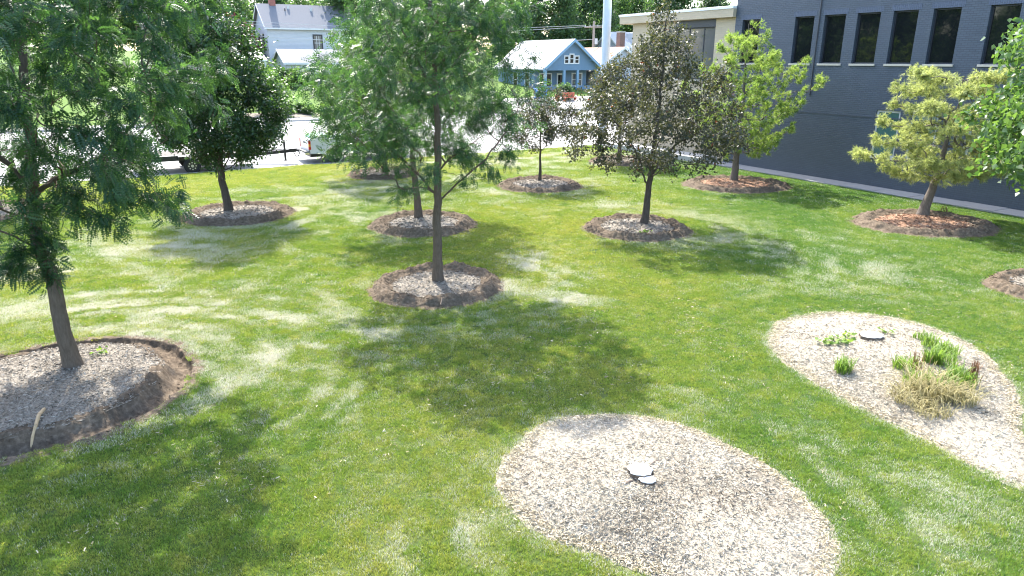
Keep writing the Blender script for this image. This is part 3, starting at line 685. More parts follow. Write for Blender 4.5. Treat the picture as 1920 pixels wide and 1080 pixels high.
def build_tree(name, label, base, trunk_pts, tips, leaf, lmat, bmat, r_base, seed, bf=.35, first=None, n_leaf=6, size=(.08, .11), spread=.10,
               droop=.3, outw=.5, rand=.7, upw=1.2, depth=3, r_tip=.0035, sdroop=.2, rscale=1.0, group=None, extra=None, n_total=0, limbs=(), crook=.05, e=2.25, r_top=.02, cat='tree', crown='crown'):
    rng = np.random.RandomState(seed)
    root = thing(name, label, cat, base, 0, group)
    tp = np.array(trunk_pts, float); L = np.concatenate([[0], np.cumsum(np.linalg.norm(np.diff(tp, axis=0), axis=1))])
    q = np.linspace(0, L[-1], max(6, int(L[-1]/.16))); trunk = np.stack([np.interp(q, L, tp[:, i]) for i in range(3)], 1)
    trunk[2:, :2] += np.cumsum(rng.normal(size=(len(trunk)-2, 2))*.018, 0)
    if extra is not None: tips = np.concatenate([tips, extra])
    A, P, nt_ = grow(rng, trunk, tips, bf, first if first is not None else tips[:, 2].min()-.3, droop=sdroop, crook=crook, limbs=limbs)
    R = radii(A, P, nt_, r_base, r_top, r_tip, e, rscale)
    V, F = tubes(A, P, R, True, nt_); link('trunk', np_mesh('trunk', V, F, None, True), bmat, root)
    V, F = tubes(A, P, R, False, nt_); tag(link('branches', np_mesh('branches', V, F, None, True), bmat, root), kind='stuff')
    # leafy nodes: within `depth` steps of a tip
    n = len(A); hgt = np.full(n, 99); has = np.zeros(n, bool); has[P[P >= 0]] = True; hgt[~has] = 0
    for i in range(n-1, 0, -1):
        if P[i] >= 0: hgt[P[i]] = min(hgt[P[i]], hgt[i]+1)
    idx = np.where((hgt <= depth) & (np.arange(n) >= nt_))[0]
    if n_total: n_leaf = max(1, int(round(n_total/len(idx))))
    C = np.repeat(A[idx], n_leaf, 0) + rng.normal(size=(len(idx)*n_leaf, 3))*spread
    dirs = A[idx]-A[P[idx]]; dirs /= np.linalg.norm(dirs, axis=1)[:, None]+1e-9; dirs = np.repeat(dirs, n_leaf, 0)
    d, b_, u = frames(rng, dirs, len(C), outw, droop, rand, upw)
    sz = rng.uniform(size[0], size[1], len(C))
    V, F, rn = stamp(leaf[0], leaf[1], C, d, b_, u, sz, rng.rand(len(C)))
    tag(link(crown, np_mesh(crown, V, F, {'rnd': rn}), lmat, root), kind='stuff')
    return root
def G(px, py, bed=None):
    x, y = gp(px, py); return (x, y, float(lawn_z(x, y)) + (.10 if bed else 0))
rng = np.random.RandomState(11)
FR_NEAR = tmpl_frond(7, .145); FR_MID = tmpl_frond(5, .18); FR_FAR = tmpl_frond(4, .24)
# 1 nearest feathery locust, left
tips = crown_tips(rng, [(2.9, 1.0), (3.3, 2.5), (4.4, 3.0), (6, 2.9), (7.5, 2.2), (9.0, .7)], 150, 6, .26, .5, lambda z: (-.25-.35*(z < 3.9), 0))
LIMB1 = [[(-.12,.05,2.0),(-.5,-.1,2.35),(-1.1,-.25,2.6),(-1.9,-.3,3.2)],[(-.1,.08,3.0),(-.45,-.15,3.6),(-.8,-.25,4.4),(-.95,-.3,5.4),(-1.3,-.4,6.6)],[(-.1,.08,2.9),(.4,-.1,3.2),(1.2,-.2,3.5),(2.0,-.3,4.2)]]
ex = np.array([(1.1+.11*i+.1*rng.normal(), -.3+.25*rng.normal(), 3.15-.03*i+.08*rng.normal()) for i in range(12)] +
              [(.13*rng.normal()-.12, .13*rng.normal()-.12, z+.05*rng.normal()) for z in np.linspace(1.6, 2.8, 26)] + [(-.35-.05*i, -.2+.1*rng.normal(), 2.1-.08*i) for i in range(5)] +
              [(.4+.16*i, -.9+.2*rng.normal(), 3.0-.03*i+.1*rng.normal()) for i in range(9)] + [(-.35-.09*i, -.1, 1.95-.05*i) for i in range(4)])
build_tree('honey_locust_tree', 'feathery-leaved tree nearest on the left with long trunk in trenched bed', G(143, 706, 1), [(0,0,-.1),(-.10,.02,1.2),(-.14,.05,2.4),(-.05,.1,3.6),(.1,.15,5.2),(.2,.1,8.6)], tips, FR_NEAR, M_locust, M_bark, .135, 21, bf=.30, first=1.45,
           n_total=20000, limbs=LIMB1, size=(.16, .23), spread=.085, droop=.55, outw=.6, rand=.6, upw=1.6, depth=2, extra=ex, sdroop=.6, rscale=1.25, r_tip=.004, crown='crown')
# 3 central locust, 4 and 5 behind it
tips = crown_tips(rng, [(2.3, .9), (2.8, 1.9), (3.8, 2.3), (5.2, 2.25), (6.8, 2.1), (8.6, .5)], 150, 6, .20, .5, lambda z: (-.1+.40*max(0, min(1, (z-4.6)/1.6)), 0))
build_tree('honey_locust_tree', 'slender-trunked central tree with tall open crown of fine leaves', G(822, 535, 1), [(0,0,-.1),(-.02,0,1.4),(-.05,0,2.6),(.02,.05,4.5),(.1,.1,8.2)], tips, FR_MID, M_locust, M_bark, .12, 22, bf=.32, first=1.75,
           n_total=13500, limbs=[[(-.03,0,1.75),(.35,-.1,2.15),(.6,-.15,2.4),(1.05,-.2,2.75),(1.5,-.2,3.3)],[(-.04,0,2.0),(-.25,0,2.35),(-.6,.1,2.7),(-1.3,.1,3.3)],[(-.04,0,2.4),(.3,.1,2.8),(.9,.2,3.2)],[(0,.05,3.9),(.3,.1,4.6),(1.0,.1,5.4)],[(0,.05,4.2),(-.3,0,5.0),(-.9,0,6.0)]], size=(.15, .21), spread=.08, droop=.45, outw=.5, rand=.7, upw=1.4, depth=2, sdroop=.5, rscale=1.2)
tips = crown_tips(rng, [(2.4, .8), (3.0, 2.3), (4.2, 2.8), (5.4, 2.4), (7.2, .6)], 110, 6, .26, .5)
build_tree('honey_locust_tree', 'tree with a straight bare trunk directly behind the central tree', G(785, 413, 1), [(0,0,-.1),(-.05,0,1.6),(-.05,0,3.0),(.05,0,6.8)], tips, FR_FAR, M_locust2, M_bark, .125, 23, bf=.32, first=2.1,
           n_total=9500, size=(.17, .23), spread=.13, droop=.4, depth=2, sdroop=.4, rscale=1.1)
tips = crown_tips(rng, [(1.2, 1.5), (2.2, 2.4), (3.6, 2.6), (5.0, 2.3), (6.4, 1.4), (7.4, .3)], 120, 6, .24, .5, lambda z: (-.15, -.3))
tips = np.concatenate([tips, np.stack([rng.uniform(-2.5, .9, 70), rng.uniform(-1.4, .2, 70), rng.uniform(.75, 1.7, 70)], 1)])
build_tree('honey_locust_tree', 'pale glossy-leaved tree with low drooping branches beside the white pickup', G(722, 329, 1), [(0,0,-.1),(0,0,1.6),(.05,0,3.0),(-.1,0,7.0)], tips, tmpl_flat(.22), M_locust2, M_bark, .12, 24, bf=.30, first=1.2,
           n_total=30000, size=(.085, .13), spread=.12, droop=.4, depth=2, sdroop=1.0, rscale=1.1)
# 2 dense pear-like tree
tips = crown_tips(rng, [(1.7, .7), (2.3, 1.75), (3.2, 2.1), (4.4, 1.9), (5.6, 1.45), (6.8, .9), (8.0, .2)], 150, 6, .21, .5)
build_tree('pear_tree', 'dense dark green pointed tree in front of the black trailer', G(430, 402, 1), [(0,0,-.1),(-.05,0,1.3),(-.1,0,2.2),(-.05,0,7.6)], tips, tmpl_flat(.35), M_pear, M_bark_dark, .135, 25, bf=.55, first=1.35,
           n_total=52000, limbs=[[(-.06,0,1.35),(-.3,0,1.8),(-.55,.1,2.6),(-.8,.1,3.8)],[(-.06,0,1.35),(.25,-.1,1.8),(.5,-.15,2.6),(.7,-.1,3.9)],[(-.06,0,1.4),(.0,-.3,1.9),(.05,-.6,2.8)],[(-.06,0,1.3),(.5,0,1.65),(1.1,0,2.1)],[(-.06,0,1.3),(-.6,-.1,1.7),(-1.1,-.1,2.2)]], size=(.075, .115), spread=.13, droop=.35, depth=2, sdroop=.1, rscale=1.0)
# 6, 7, 8 crabapples
tips = crown_tips(rng, [(1.5, .9), (1.9, 1.55), (2.6, 1.6), (3.2, 1.0), (3.7, .3)], 62, 5, .19, .5, lambda z: (.1, 0))
build_tree('crabapple_tree', 'small round-headed tree on a thin straight stem', G(1012, 345, 1), [(0,0,-.1),(0,0,1.5),(.02,0,3.3)], tips, tmpl_flat(.32), M_crab, M_bark_dark, .07, 26, bf=.4, first=1.2, n_total=10000, size=(.07, .10), spread=.11, droop=.3, depth=2, rscale=.9, r_top=.012)
tips = crown_tips(rng, [(1.75, 1.2), (2.15, 2.5), (2.9, 2.9), (3.6, 2.6), (4.4, 1.9), (5.1, 1.25), (5.7, .75), (6.5, .25)], 150, 6, .19, .5, lambda z: (.05+.06*(z-3), 0))
build_tree('crabapple_tree', 'broad olive-leaved crabapple with forked trunk and narrow peak', G(1207, 425, 1), [(0,0,-.1),(.02,0,.7),(.03,0,1.25),(.08,0,1.9),(.1,.05,3.6),(.15,0,6.0)], tips, tmpl_flat(.32), M_crab, M_bark_dark, .115, 27, bf=.30, first=1.15,
           n_total=22000, limbs=[[(.03,0,1.2),(-.15,0,1.6),(-.3,0,2.1),(-.75,0,2.9),(-1.4,.1,3.4)],[(.03,0,1.2),(.2,-.05,1.55),(.35,-.05,2.0),(.9,0,2.5),(1.7,0,2.9)],[(.07,0,1.9),(.15,-.4,2.4),(.2,-1.0,2.9)]], size=(.06, .115), spread=.095, droop=.25, depth=2, rscale=1.25, sdroop=.35, crook=.09)
tips = crown_tips(rng, [(2.1, .8), (2.8, 1.5), (3.8, 1.5), (5.0, .6)], 55, 5, .21, .5)
build_tree('crabapple_tree', 'farthest lawn tree, its pale stem behind the broad crabapple', G(1160, 306, 1), [(0,0,-.1),(.03,0,1.8),(0,0,4.6)], tips, tmpl_flat(.32), M_crab, M_bark, .11, 28, bf=.4, first=1.7, n_total=12000, size=(.08, .12), spread=.14, droop=.3, depth=2)
# 11 linden at the right edge, 14 tree at the far left
tips = crown_tips(rng, [(1.9, .8), (2.5, 2.3), (3.6, 2.9), (5.0, 2.7), (6.4, 1.6), (7.4, .4)], 120, 6, .25, .5)
build_tree('linden_tree', 'broad-leaved light green tree cut off by the right edge', G(2035, 545, 1), [(0,0,-.1),(0,0,1.6),(.05,0,3.0),(0,0,7)], tips, tmpl_leaf(.42, .10), M_linden, M_bark, .12, 29, bf=.35, first=1.5, n_total=17000, size=(.11, .16), spread=.14, droop=.7, outw=.4, depth=2, sdroop=.5)
tips = crown_tips(rng, [(2.0, 1.0), (3.0, 2.3), (4.6, 2.4), (6.2, 1.4), (7.2, .3)], 80, 6, .26, .5)
build_tree('honey_locust_tree', 'tree at the far left edge, mostly hidden behind the nearest feathery one', G(-2, 398, 1), [(0,0,-.1),(0,0,1.6),(.05,0,3.0),(0,0,6.8)], tips, FR_FAR, M_locust, M_bark, .13, 30, bf=.35, first=1.6, n_total=6000, size=(.17, .23), spread=.14, droop=.4, depth=2)
# pines
def pine_tips(rng, whorls, shape, lean=(0, 0), rise=.3, dens=26, flat=.10, droop=0.0, keep=lambda a, z: 1.0):
    T = []
    for z in whorls:
        nb = rng.randint(4, 6); a0 = rng.rand()*6.283
        for k in range(nb):
            a = a0+k*6.283/nb+rng.normal()*.25; L = shape(z)*rng.uniform(.7, 1.12)*keep(a, z)
            if L < .15: continue
            dv = np.array([math.cos(a), math.sin(a)]); sd = np.array([-dv[1], dv[0]]); m_ = max(4, int(dens*L))
            for i in range(m_):
                f = 1-rng.rand()*.72 if rng.rand() > .1 else 1.0; lat = rng.normal()*.24*L*(1.15-f)*1.3+rng.normal()*.05
                p = np.array([lean[0]*z, lean[1]*z]) + dv*L*f + sd*lat
                T.append((p[0], p[1], z + rise*L*f*f*.8 + rng.normal()*flat - droop*L*f))
    return np.array(T)
TF = tmpl_tuft(np.random.RandomState(3), 15, .045, 1.15)
tips = pine_tips(rng, [1.15, 1.55, 2.0, 2.45, 2.95, 3.5, 4.0, 4.5, 5.0, 5.5], lambda z: np.interp(z, [1, 1.8, 2.8, 4, 5, 6], [1.9, 2.7, 2.8, 1.9, 1.2, .5]), rise=.42, dens=20, keep=lambda a, z: 1.15 if math.cos(a-.0) > .5 else .92)
tips = np.concatenate([tips, [(0, 0, 5.9), (.05, 0, 6.3), (.5, 0, 6.2), (.15, .1, 6.05)]])
build_tree('pine_tree', 'bright green pine with upswept branches in front of the navy wall', G(1375, 343, 1), [(0,0,-.1),(.05,0,1.0),(.12,0,3),(.1,0,6.2)], tips, TF, M_pine, M_bark_pine, .15, 31, bf=.15, first=.8, n_total=5200, size=(.13, .19), spread=.055, droop=-.25, outw=1.2, rand=.35, depth=1, r_tip=.006, sdroop=.1, rscale=.9, r_top=.012)
tips = pine_tips(rng, [1.3, 1.7, 2.2, 2.75, 3.3, 3.85, 4.3], lambda z: np.interp(z, [1.2, 1.8, 2.8, 3.6, 4.3], [1.7, 2.4, 2.5, 2.1, 1.55]), lean=(.10, .0), rise=.14, dens=27, flat=.06)
build_tree('pine_tree', 'yellowish flat-topped pine with a leaning trunk', G(1728, 408, 1), [(0,0,-.1),(.14,0,.7),(.25,0,1.25),(.32,0,2.6),(.42,0,4.4)], tips, TF, M_pine2, M_bark_pine, .165, 32, bf=.15, first=1.0, n_total=5600, size=(.13, .19), spread=.06, droop=.05, outw=1.0, rand=.45, depth=1, r_tip=.006, sdroop=.1, rscale=1.0, r_top=.015)

# ------------------------------------------------------------------ far trees: three shapes, many copies
def far_proto(name, seed, prof, lm, n_cl, leafsize, label):
    r_ = np.random.RandomState(seed)
    H = prof[-1][0]; tips = crown_tips(r_, prof, n_cl, 5, .55, .4)
    root = build_tree(name, label, (0, 0, 0), [(0,0,-.3),(.1,0,H*.3),(0,.1,H*.9)], tips, tmpl_flat(.42), lm, M_bark, .28, seed, bf=.4, first=prof[0][0]-.5, n_total=17000, size=leafsize, spread=.55, droop=.3, depth=1, r_tip=.012, r_top=.05)
    return root
def dup(root, loc, rz, sc, label, group):
    r = root.copy(); COL.objects.link(r); r.location = loc; r.rotation_euler = (0, 0, rz); r.scale = (sc, sc, sc); r['label'] = label
    if group: r['group'] = group
    for ch in list(root.children):
        c = ch.copy(); COL.objects.link(c); c.parent = r
    return r
pA = far_proto('broadleaf_tree', 61, [(2.5, 2.2), (4.5, 4.4), (7.5, 5.0), (10, 3.6), (12.5, .8)], M_far, 95, (.26, .42), 'x')
pB = far_proto('broadleaf_tree', 62, [(2, 2.4), (4.5, 4.2), (8, 4.4), (12, 3.2), (15, .8)], M_far2, 100, (.28, .45), 'x')
FAR = []   # (px, distance Y, scale, proto, label)
def far_tree(proto, px, Yd, sc, label, first=[set()]):
    x = (px-960)/FPX*Yd*1.0*1.03/1.0; s_, t_ = xy2st(x, Yd); z = float(terrain_z(t_)); rz = (px*7.7) % 6.28
    if proto.name not in first[0]:
        first[0].add(proto.name); proto.location = (x, Yd, z); proto.rotation_euler = (0, 0, rz); proto.scale = (sc, sc, sc); proto['label'] = label; proto['group'] = 'trees behind the houses'
    else: dup(proto, (x, Yd, z), rz, sc, label, 'trees behind the houses')
far_tree(pA, 470, 118, 1.0, 'pale green tree rising behind the gap between tan and white houses')
far_tree(pB, 545, 128, 0.95, 'tree standing right behind the white house chimney')
far_tree(pA, 620, 122, 0.95, 'tree showing over the right end of the white house roof')
far_tree(pB, 690, 100, .95, 'tall tree behind the crown left of the central tree')
far_tree(pB, 860, 112, 1.0, 'tall tree hidden behind the central crown')
far_tree(pA, 960, 116, 1.0, 'broad tree left of and behind the blue house')
far_tree(pB, 1030, 110, .9, 'dark tree rising behind the blue house roof')
far_tree(pB, 1085, 118, 1.0, 'dark tall tree behind the wooden utility pole')
far_tree(pA, 1165, 135, 1.1, 'bright green tree between the grey pole and the beige building')
far_tree(pB, 1225, 128, 1.0, 'dark tree showing above the left end of the beige roof')
far_tree(pB, 1300, 140, .9, 'low dark tree showing above the middle of the beige roof')
far_tree(pA, 340, 112, 1.0, 'tree behind the pointed dark tree')
far_tree(pB, 230, 105, 1.0, 'dark tree behind the nearest feathery crown')
far_tree(pA, 110, 100, 1.0, 'pale tree behind the nearest feathery crown at upper left')
far_tree(pB, -10, 95, 1.0, 'tree at the upper left corner behind the feathery crown')
far_tree(pA, 405, 135, 1.1, 'distant tree over the tan house roof')
far_tree(pA, 780, 140, 1.1, 'distant tree behind the central trunk')
far_tree(pA, 1120, 150, 1.25, 'distant pale tree above the utility pole')
# trees and a hedge of the grounds left of the view, seen mirrored in the windows
for i, (x, y, sc) in enumerate([(-26, 14, .6), (-31, 22, .7), (-29, 4, .65), (-38, 10, .9), (-40, 28, .9), (-42, 35, .9), (-46, 43, 1.0), (-50, 51, 1.0)]):
    dup(pB if i % 2 else pA, (x, y, max(0, float(terrain_z(xy2st(x, y)[1])))), i*1.9, sc, ['nearest tree mirrored in the dark windows', 'tree mirrored at the far end of the dark windows', 'tree mirrored at the near end of the dark windows', 'taller tree mirrored behind the others in the windows', 'farthest tree on the lawn side mirrored in the dark windows', 'kerbside tree mirrored in the dark windows', 'tree beyond the street mirrored in the dark windows', 'last tree of the mirrored row beyond the street'][i], 'trees mirrored in the windows')
# plum and small plants near the houses
def far_place(px, py, Yd):
    x = (px-960)/FPX*Yd*1.03; s_, t_ = xy2st(x, Yd); return (x, Yd, float(terrain_z(t_)))
rp = np.random.RandomState(71)
build_tree('plum_tree', 'purple-leaved tree between the tan and white houses', far_place(493, 90, 92), [(0,0,-.2),(0,0,2),(0,0,5)], crown_tips(rp, [(1.0, 1.6), (2.5, 2.4), (4.5, 2.2), (6.0, .6)], 50, 5, .4, .4), tmpl_flat(.4), M_plum, M_bark_dark, .15, 71, n_total=7000, size=(.18, .28), spread=.34, depth=1, r_tip=.01)
def shrub(name, label, loc, r, h, lm, seed, n_cl=14, size=(.10, .16), cat='shrub', group=None):
    r_ = np.random.RandomState(seed); tips = crown_tips(r_, [(.15*h, r*.8), (.5*h, r), (.85*h, r*.7), (h, r*.2)], n_cl, 5, r*.22, .4)
    return build_tree(name, label, loc, [(0,0,-.05),(0,0,h*.3),(0,0,h*.7)], tips, tmpl_flat(.4), lm, M_bark_dark, .03, seed, first=.02, n_total=2600, size=size, spread=r*.2, depth=2, r_tip=.004, r_top=.01, cat=cat, group=group, crown='foliage')
shrub('shrub', 'bushy light green shrub at the right side of the dark pointed tree', far_place(535, 215, 56), 1.3, 3.0, M_linden, 81, 26, (.14, .22))
shrub('shrub', 'yellow-green shrub in front of the hedge by the white house', far_place(515, 130, 72), 1.5, 2.2, M_linden, 82, 22, (.18, .28))
shrub('shrub', 'green shrub right of the hedge in front of the garage', far_place(592, 140, 76), 1.2, 1.9, M_far, 83, 20, (.18, .28))
shrub('shrub', 'rounded pale shrub by the bay window', far_place(508, 98, 82), 1.4, 2.2, M_linden, 84, 20, (.18, .28))
shrub('shrub', 'dark dome-shaped shrub left of the hedge', far_place(489, 115, 80), 1.5, 2.6, M_far2, 85, 26, (.16, .24))
shrub('shrub', 'dark bush in front of the blue porch', far_place(1052, 172, 73), .8, 1.5, M_far2, 86, 16, (.14, .2))
for i, (px, yy) in enumerate([(545, 57.6), (560, 57.2), (590, 58.0), (603, 57.5)]):
    shrub('flowering_plant', ['pale plume-like plant at the left of the kerbside planting strip', 'low plant second from left in the kerbside planting strip', 'low plant third from left in the kerbside planting strip', 'low plant at the right of the kerbside planting strip'][i], far_place(px, 220, yy*.99), .45, [1.3, .6, .7, .6][i], M_linden if i == 0 else M_far, 90+i, 8, (.10, .16), 'plant', 'plants along the far kerb')

# ------------------------------------------------------------------ buildings on the street grid
def grid_thing(name, label, cat, s, t, z=0.0, rot=0.0): return thing(name, label, cat, (*st2xy(s, t), z), GA+rot)
def wall_with_openings(s, t0, t1, z0, z1, ops, depth):
    """outer face at x=s looking to -x, openings (ta,tb,za,zb), with reveals"""
    ts = sorted({t0, t1, *[o[0] for o in ops], *[o[1] for o in ops]}); zs = sorted({z0, z1, *[o[2] for o in ops], *[o[3] for o in ops]})
    mb = MB()
    for a, b_ in zip(ts[:-1], ts[1:]):
        for c, d in zip(zs[:-1], zs[1:]):
            if any(o[0] <= a and b_ <= o[1] and o[2] <= c and d <= o[3] for o in ops): continue
            mb.add([(s,a,c),(s,b_,c),(s,b_,d),(s,a,d)], [(0,3,2,1)])
    for a, b_, c, d in ops:
        x1 = s+depth
        mb.add([(s,a,c),(s,b_,c),(s,b_,d),(s,a,d),(x1,a,c),(x1,b_,c),(x1,b_,d),(x1,a,d)], [(0,4,5,1),(1,5,6,2),(2,6,7,3),(3,7,4,0)])
    return mb
def window(parent, s, a, b_, c, d, fm, gm, fw=.05, sill=None, name='window', bars=(), inset=.12):
    """frame, pane and sill of one opening in a wall whose face is x=s"""
    e = .004; a += e; b_ -= e; c += e; d -= e
    mb = MB(); x0, x1 = s+inset, s+inset+.07
    mb.box(x0, x1, a, a+fw, c, d).box(x0, x1, b_-fw, b_, c, d).box(x0, x1, a+fw, b_-fw, c, c+fw).box(x0, x1, a+fw, b_-fw, d-fw, d)
    for k in bars: mb.box(x0+.003, x1-.003, k-.025, k+.025, c+fw, d-fw)
    o = mb.obj(name, fm, parent)
    MB().box(x0+.03, x0+.045, a+fw-.005, b_-fw+.005, c+fw-.005, d-fw+.005).obj('pane', gm, o)
    if sill: MB().box(s-.06, s+inset-.004, a-.07, b_+.07, c-.09, c-.006).obj('sill', sill, o, bevel=.008)
    return o
nb = grid_thing('brick_building', 'navy painted brick building with tall dark windows on the right', 'building', 27, 14)
T0 = 14.0
up = [(24.6, 25.65), (21.63, 22.62), (20.11, 21.12), (18.57, 19.58), (17.05, 18.04), (15.48, 16.48), (13.53, 14.5), (11.9, 12.9), (10.3, 11.3), (8.7, 9.7)]
lo = [(17.1, 18.12), (15.6, 16.65), (13.42, 14.45), (11.9, 12.9), (9.7, 10.7)]
ops = [(a-T0, b_-T0, 4.83, 6.76) for a, b_ in up] + [(a-T0, b_-T0, 1.26, 3.07) for a, b_ in lo]
mb = wall_with_openings(0, -14, 12.1, -.3, 9.6, ops, .2)
mb.add([(0,-14,-.3),(14,-14,-.3),(14,12.1,-.3),(0,12.1,-.3),(0,-14,9.6),(14,-14,9.6),(14,12.1,9.6),(0,12.1,9.6)], [(0,1,5,4),(1,2,6,5),(2,3,7,6),(4,5,6,7)])
mb.obj('wall', M_navy, nb)
for a, b_ in up:
    window(nb, 0, a-T0, b_-T0, 4.83, 6.76, M_darkframe, M_glass, .045, M_stone)
    MB().box(-.006, .02, a-T0-.1, b_-T0+.1, 6.765, 6.975).obj('soldier_course', M_navy_soldier, nb)
for a, b_ in lo: window(nb, 0, a-T0, b_-T0, 1.26, 3.07, M_frame_grey, M_glassgreen, .075, M_stone, inset=.05)
MB().box(-.02, .02, -14, 12.1, 2.76, 2.80).obj('belt_course', M_navy, nb)
MB().cyl((-.03, 7.36, 3.5), (-.03, 7.36, 9.5), .022, n=8).obj('conduit', M_darkframe, nb)
MB().box(-.1, .3, -14, 12.15, 9.6, 9.75).obj('coping', M_darkframe, nb)
bb = grid_thing('beige_building', 'low beige block building with white roof edge beside the navy one', 'building', 27.12, 26.1)
mb = wall_with_openings(0, .004, 7.9, -.3, 6.92, [(1.4, 4.3, 4.0, 6.9)], .2)
mb.add([(0,.004,-.3),(12,.004,-.3),(12,7.9,-.3),(0,7.9,-.3),(0,.004,6.92),(12,.004,6.92),(12,7.9,6.92),(0,7.9,6.92)], [(1,2,6,5),(2,3,7,6)])
mb.obj('wall', M_beige, bb)
MB().box(-.32, 12, .004, 8.75, 6.925, 7.30).obj('fascia', M_beige, bb); MB().box(-.36, 12.1, .004, 8.8, 7.303, 7.43).obj('roof_edge', M_coping, bb, bevel=.01)
MB().box(-.01, .19, 1.405, 4.295, 6.55, 6.895).obj('window_header', M_darkframe, bb)
window(bb, 0, 1.4, 4.3, 4.0, 6.55, M_darkframe, M_glassgrey, .06, M_stone, bars=(2.3, 3.35))
lw_ = MB().box(25.7, 26.9, 26.4, 33.5, -.2, .28); o = lw_.obj('low_concrete_wall', M_kerb, rz=GA, bevel=.02); tag(o, 'low pale concrete ledge along the foot of the beige building', 'ledge')

# white two-storey house
def gable_block(root, x0, x1, y0, y1, z1, zr, ridge='x', wm=M_whiteside, rm=M_roofgrey, ov=.35, th=.12, wall='wall', roof='roof', z0=-.6, trim=M_white):
    """box with a gabled top; ridge along x or y; returns the roof object"""
    mb = MB()
    if ridge == 'x':
        ym = (y0+y1)/2; mb.prism([(y0, z0), (y1, z0), (y1, z1), (ym, zr), (y0, z1)], 'x', x0, x1); o = mb.obj(wall, wm, root)
        k = (zr-z1)/(ym-y0); rf = MB()
        for sg, ye in ((-1, y0-ov), (1, y1+ov)):
            ze = z1-k*ov; rf.add([(x0-ov, ye, ze+.02), (x1+ov, ye, ze+.02), (x1+ov, ym, zr+.02), (x0-ov, ym, zr+.02), (x0-ov, ye, ze+th+.02), (x1+ov, ye, ze+th+.02), (x1+ov, ym, zr+th+.02), (x0-ov, ym, zr+th+.02)],
                                 [(0,3,2,1),(4,5,6,7),(0,1,5,4),(1,2,6,5),(2,3,7,6),(3,0,4,7)])
        ro = rf.obj(roof, rm, root)
        tb = MB()
        for xe in (x0-ov-.03, x1+ov):
            for ye in (y0-ov, y1+ov):
                ze = z1-k*ov; tb.prism([(ye, ze-.10), (ym, zr-.10), (ym, zr+.16), (ye, ze+.16)], 'x', xe, xe+.03)
        for ye in (y0-ov-.06, y1+ov): tb.box(x0-ov, x1+ov, ye, ye+.06, z1-k*ov-.06, z1-k*ov+.12)
    else:
        xm = (x0+x1)/2; mb.prism([(x0, z0), (x1, z0), (x1, z1), (xm, zr), (x0, z1)], 'y', y0, y1); o = mb.obj(wall, wm, root)
        k = (zr-z1)/(xm-x0); rf = MB()
        for sg, xe in ((-1, x0-ov), (1, x1+ov)):
            ze = z1-k*ov; rf.add([(xe, y0-ov, ze+.02), (xm, y0-ov, zr+.02), (xm, y1+ov, zr+.02), (xe, y1+ov, ze+.02), (xe, y0-ov, ze+th+.02), (xm, y0-ov, zr+th+.02), (xm, y1+ov, zr+th+.02), (xe, y1+ov, ze+th+.02)],
                                 [(0,3,2,1),(4,5,6,7),(0,1,5,4),(1,2,6,5),(2,3,7,6),(3,0,4,7)])
        ro = rf.obj(roof, rm, root); tb = MB()
        for ye in (y0-ov-.03, y1+ov):
            for xe in (x0-ov, x1+ov):
                ze = z1-k*ov; tb.prism([(xe, ze-.14), (xm, zr-.14), (xm, zr+.16), (xe, ze+.16)], 'y', ye, ye+.03)
        for xe in (x0-ov-.06, x1+ov): tb.box(xe, xe+.06, y0-ov, y1+ov, z1-k*ov-.06, z1-k*ov+.12)
    tb.obj('fascia_board', trim, ro)
    return ro
def yface_window(root, x0, x1, y, z0, z1, fm, gm, fw=.1, bars=1, name='window'):
    mb = MB(); mb.box(x0-fw, x0, y-.05, y+.02, z0-fw, z1+fw).box(x1, x1+fw, y-.05, y+.02, z0-fw, z1+fw).box(x0, x1, y-.05, y+.02, z1, z1+fw).box(x0, x1, y-.06, y+.02, z0-fw, z0)
    o = mb.obj(name, fm, root); MB().box(x0, x1, y-.012, y+.01, z0, z1).obj('pane', gm, o)
    mb = MB().box(x0, x1, y-.03, y-.014, (z0+z1)/2-.03, (z0+z1)/2+.03)
    for i in range(bars): xx = x0+(x1-x0)*(i+1)/(bars+1); mb.box(xx-.02, xx+.02, y-.034, y-.0145, z0, z1)
    mb.obj('glazing_bar', M_white, o); return o
def xface_window(root, x, y0, y1, z0, z1, fm, gm, fw=.1, shutters=False):
    mb = MB(); mb.box(x-.05, x+.02, y0-fw, y0, z0-fw, z1+fw).box(x-.05, x+.02, y1, y1+fw, z0-fw, z1+fw).box(x-.05, x+.02, y0, y1, z1, z1+fw).box(x-.06, x+.02, y0, y1, z0-fw, z0)
    o = mb.obj('window', fm, root); MB().box(x-.012, x+.01, y0, y1, z0, z1).obj('pane', gm, o)
    MB().box(x-.03, x-.014, y0, y1, (z0+z1)/2-.03, (z0+z1)/2+.03).obj('glazing_bar', M_white, o)
    if shutters:
        for ya in (y0-fw-.38, y1+fw): MB().box(x-.04, x+.01, ya, ya+.38, z0-.05, z1+.05).obj('shutter', M_blacktrim, o)
    return o
hx, hy, hz_ = far_place(541, 110, 90)
wh = thing('white_house', 'white two-storey house with grey roof and red chimney', 'house', (hx, hy, hz_), math.radians(31))
ro = gable_block(wh, 0, 11, 0, 6.4, 5.6, 8.2)
ch = MB().box(1.3, 2.0, 2.9, 3.6, 7.3, 9.5).obj('chimney', M_redbrick, ro); MB().box(1.22, 2.08, 2.82, 3.68, 9.5, 9.65).obj('chimney_cap', M_kerb, wh)
for x_, y_ in ((3.4, 2.6), (6.2, 2.4), (2.9, 2.2)):
    zz_ = 5.6+2.6*y_/3.2; MB().cyl((x_, y_, zz_), (x_, y_, zz_+.42), .16 if x_ != 2.9 else .07, n=10).obj('roof_vent', M_frame_grey if x_ != 2.9 else M_blacktrim, wh)
yface_window(wh, 5.6, 6.5, 0, 2.9, 4.6, M_blacktrim, M_glassgrey, .16, 2)
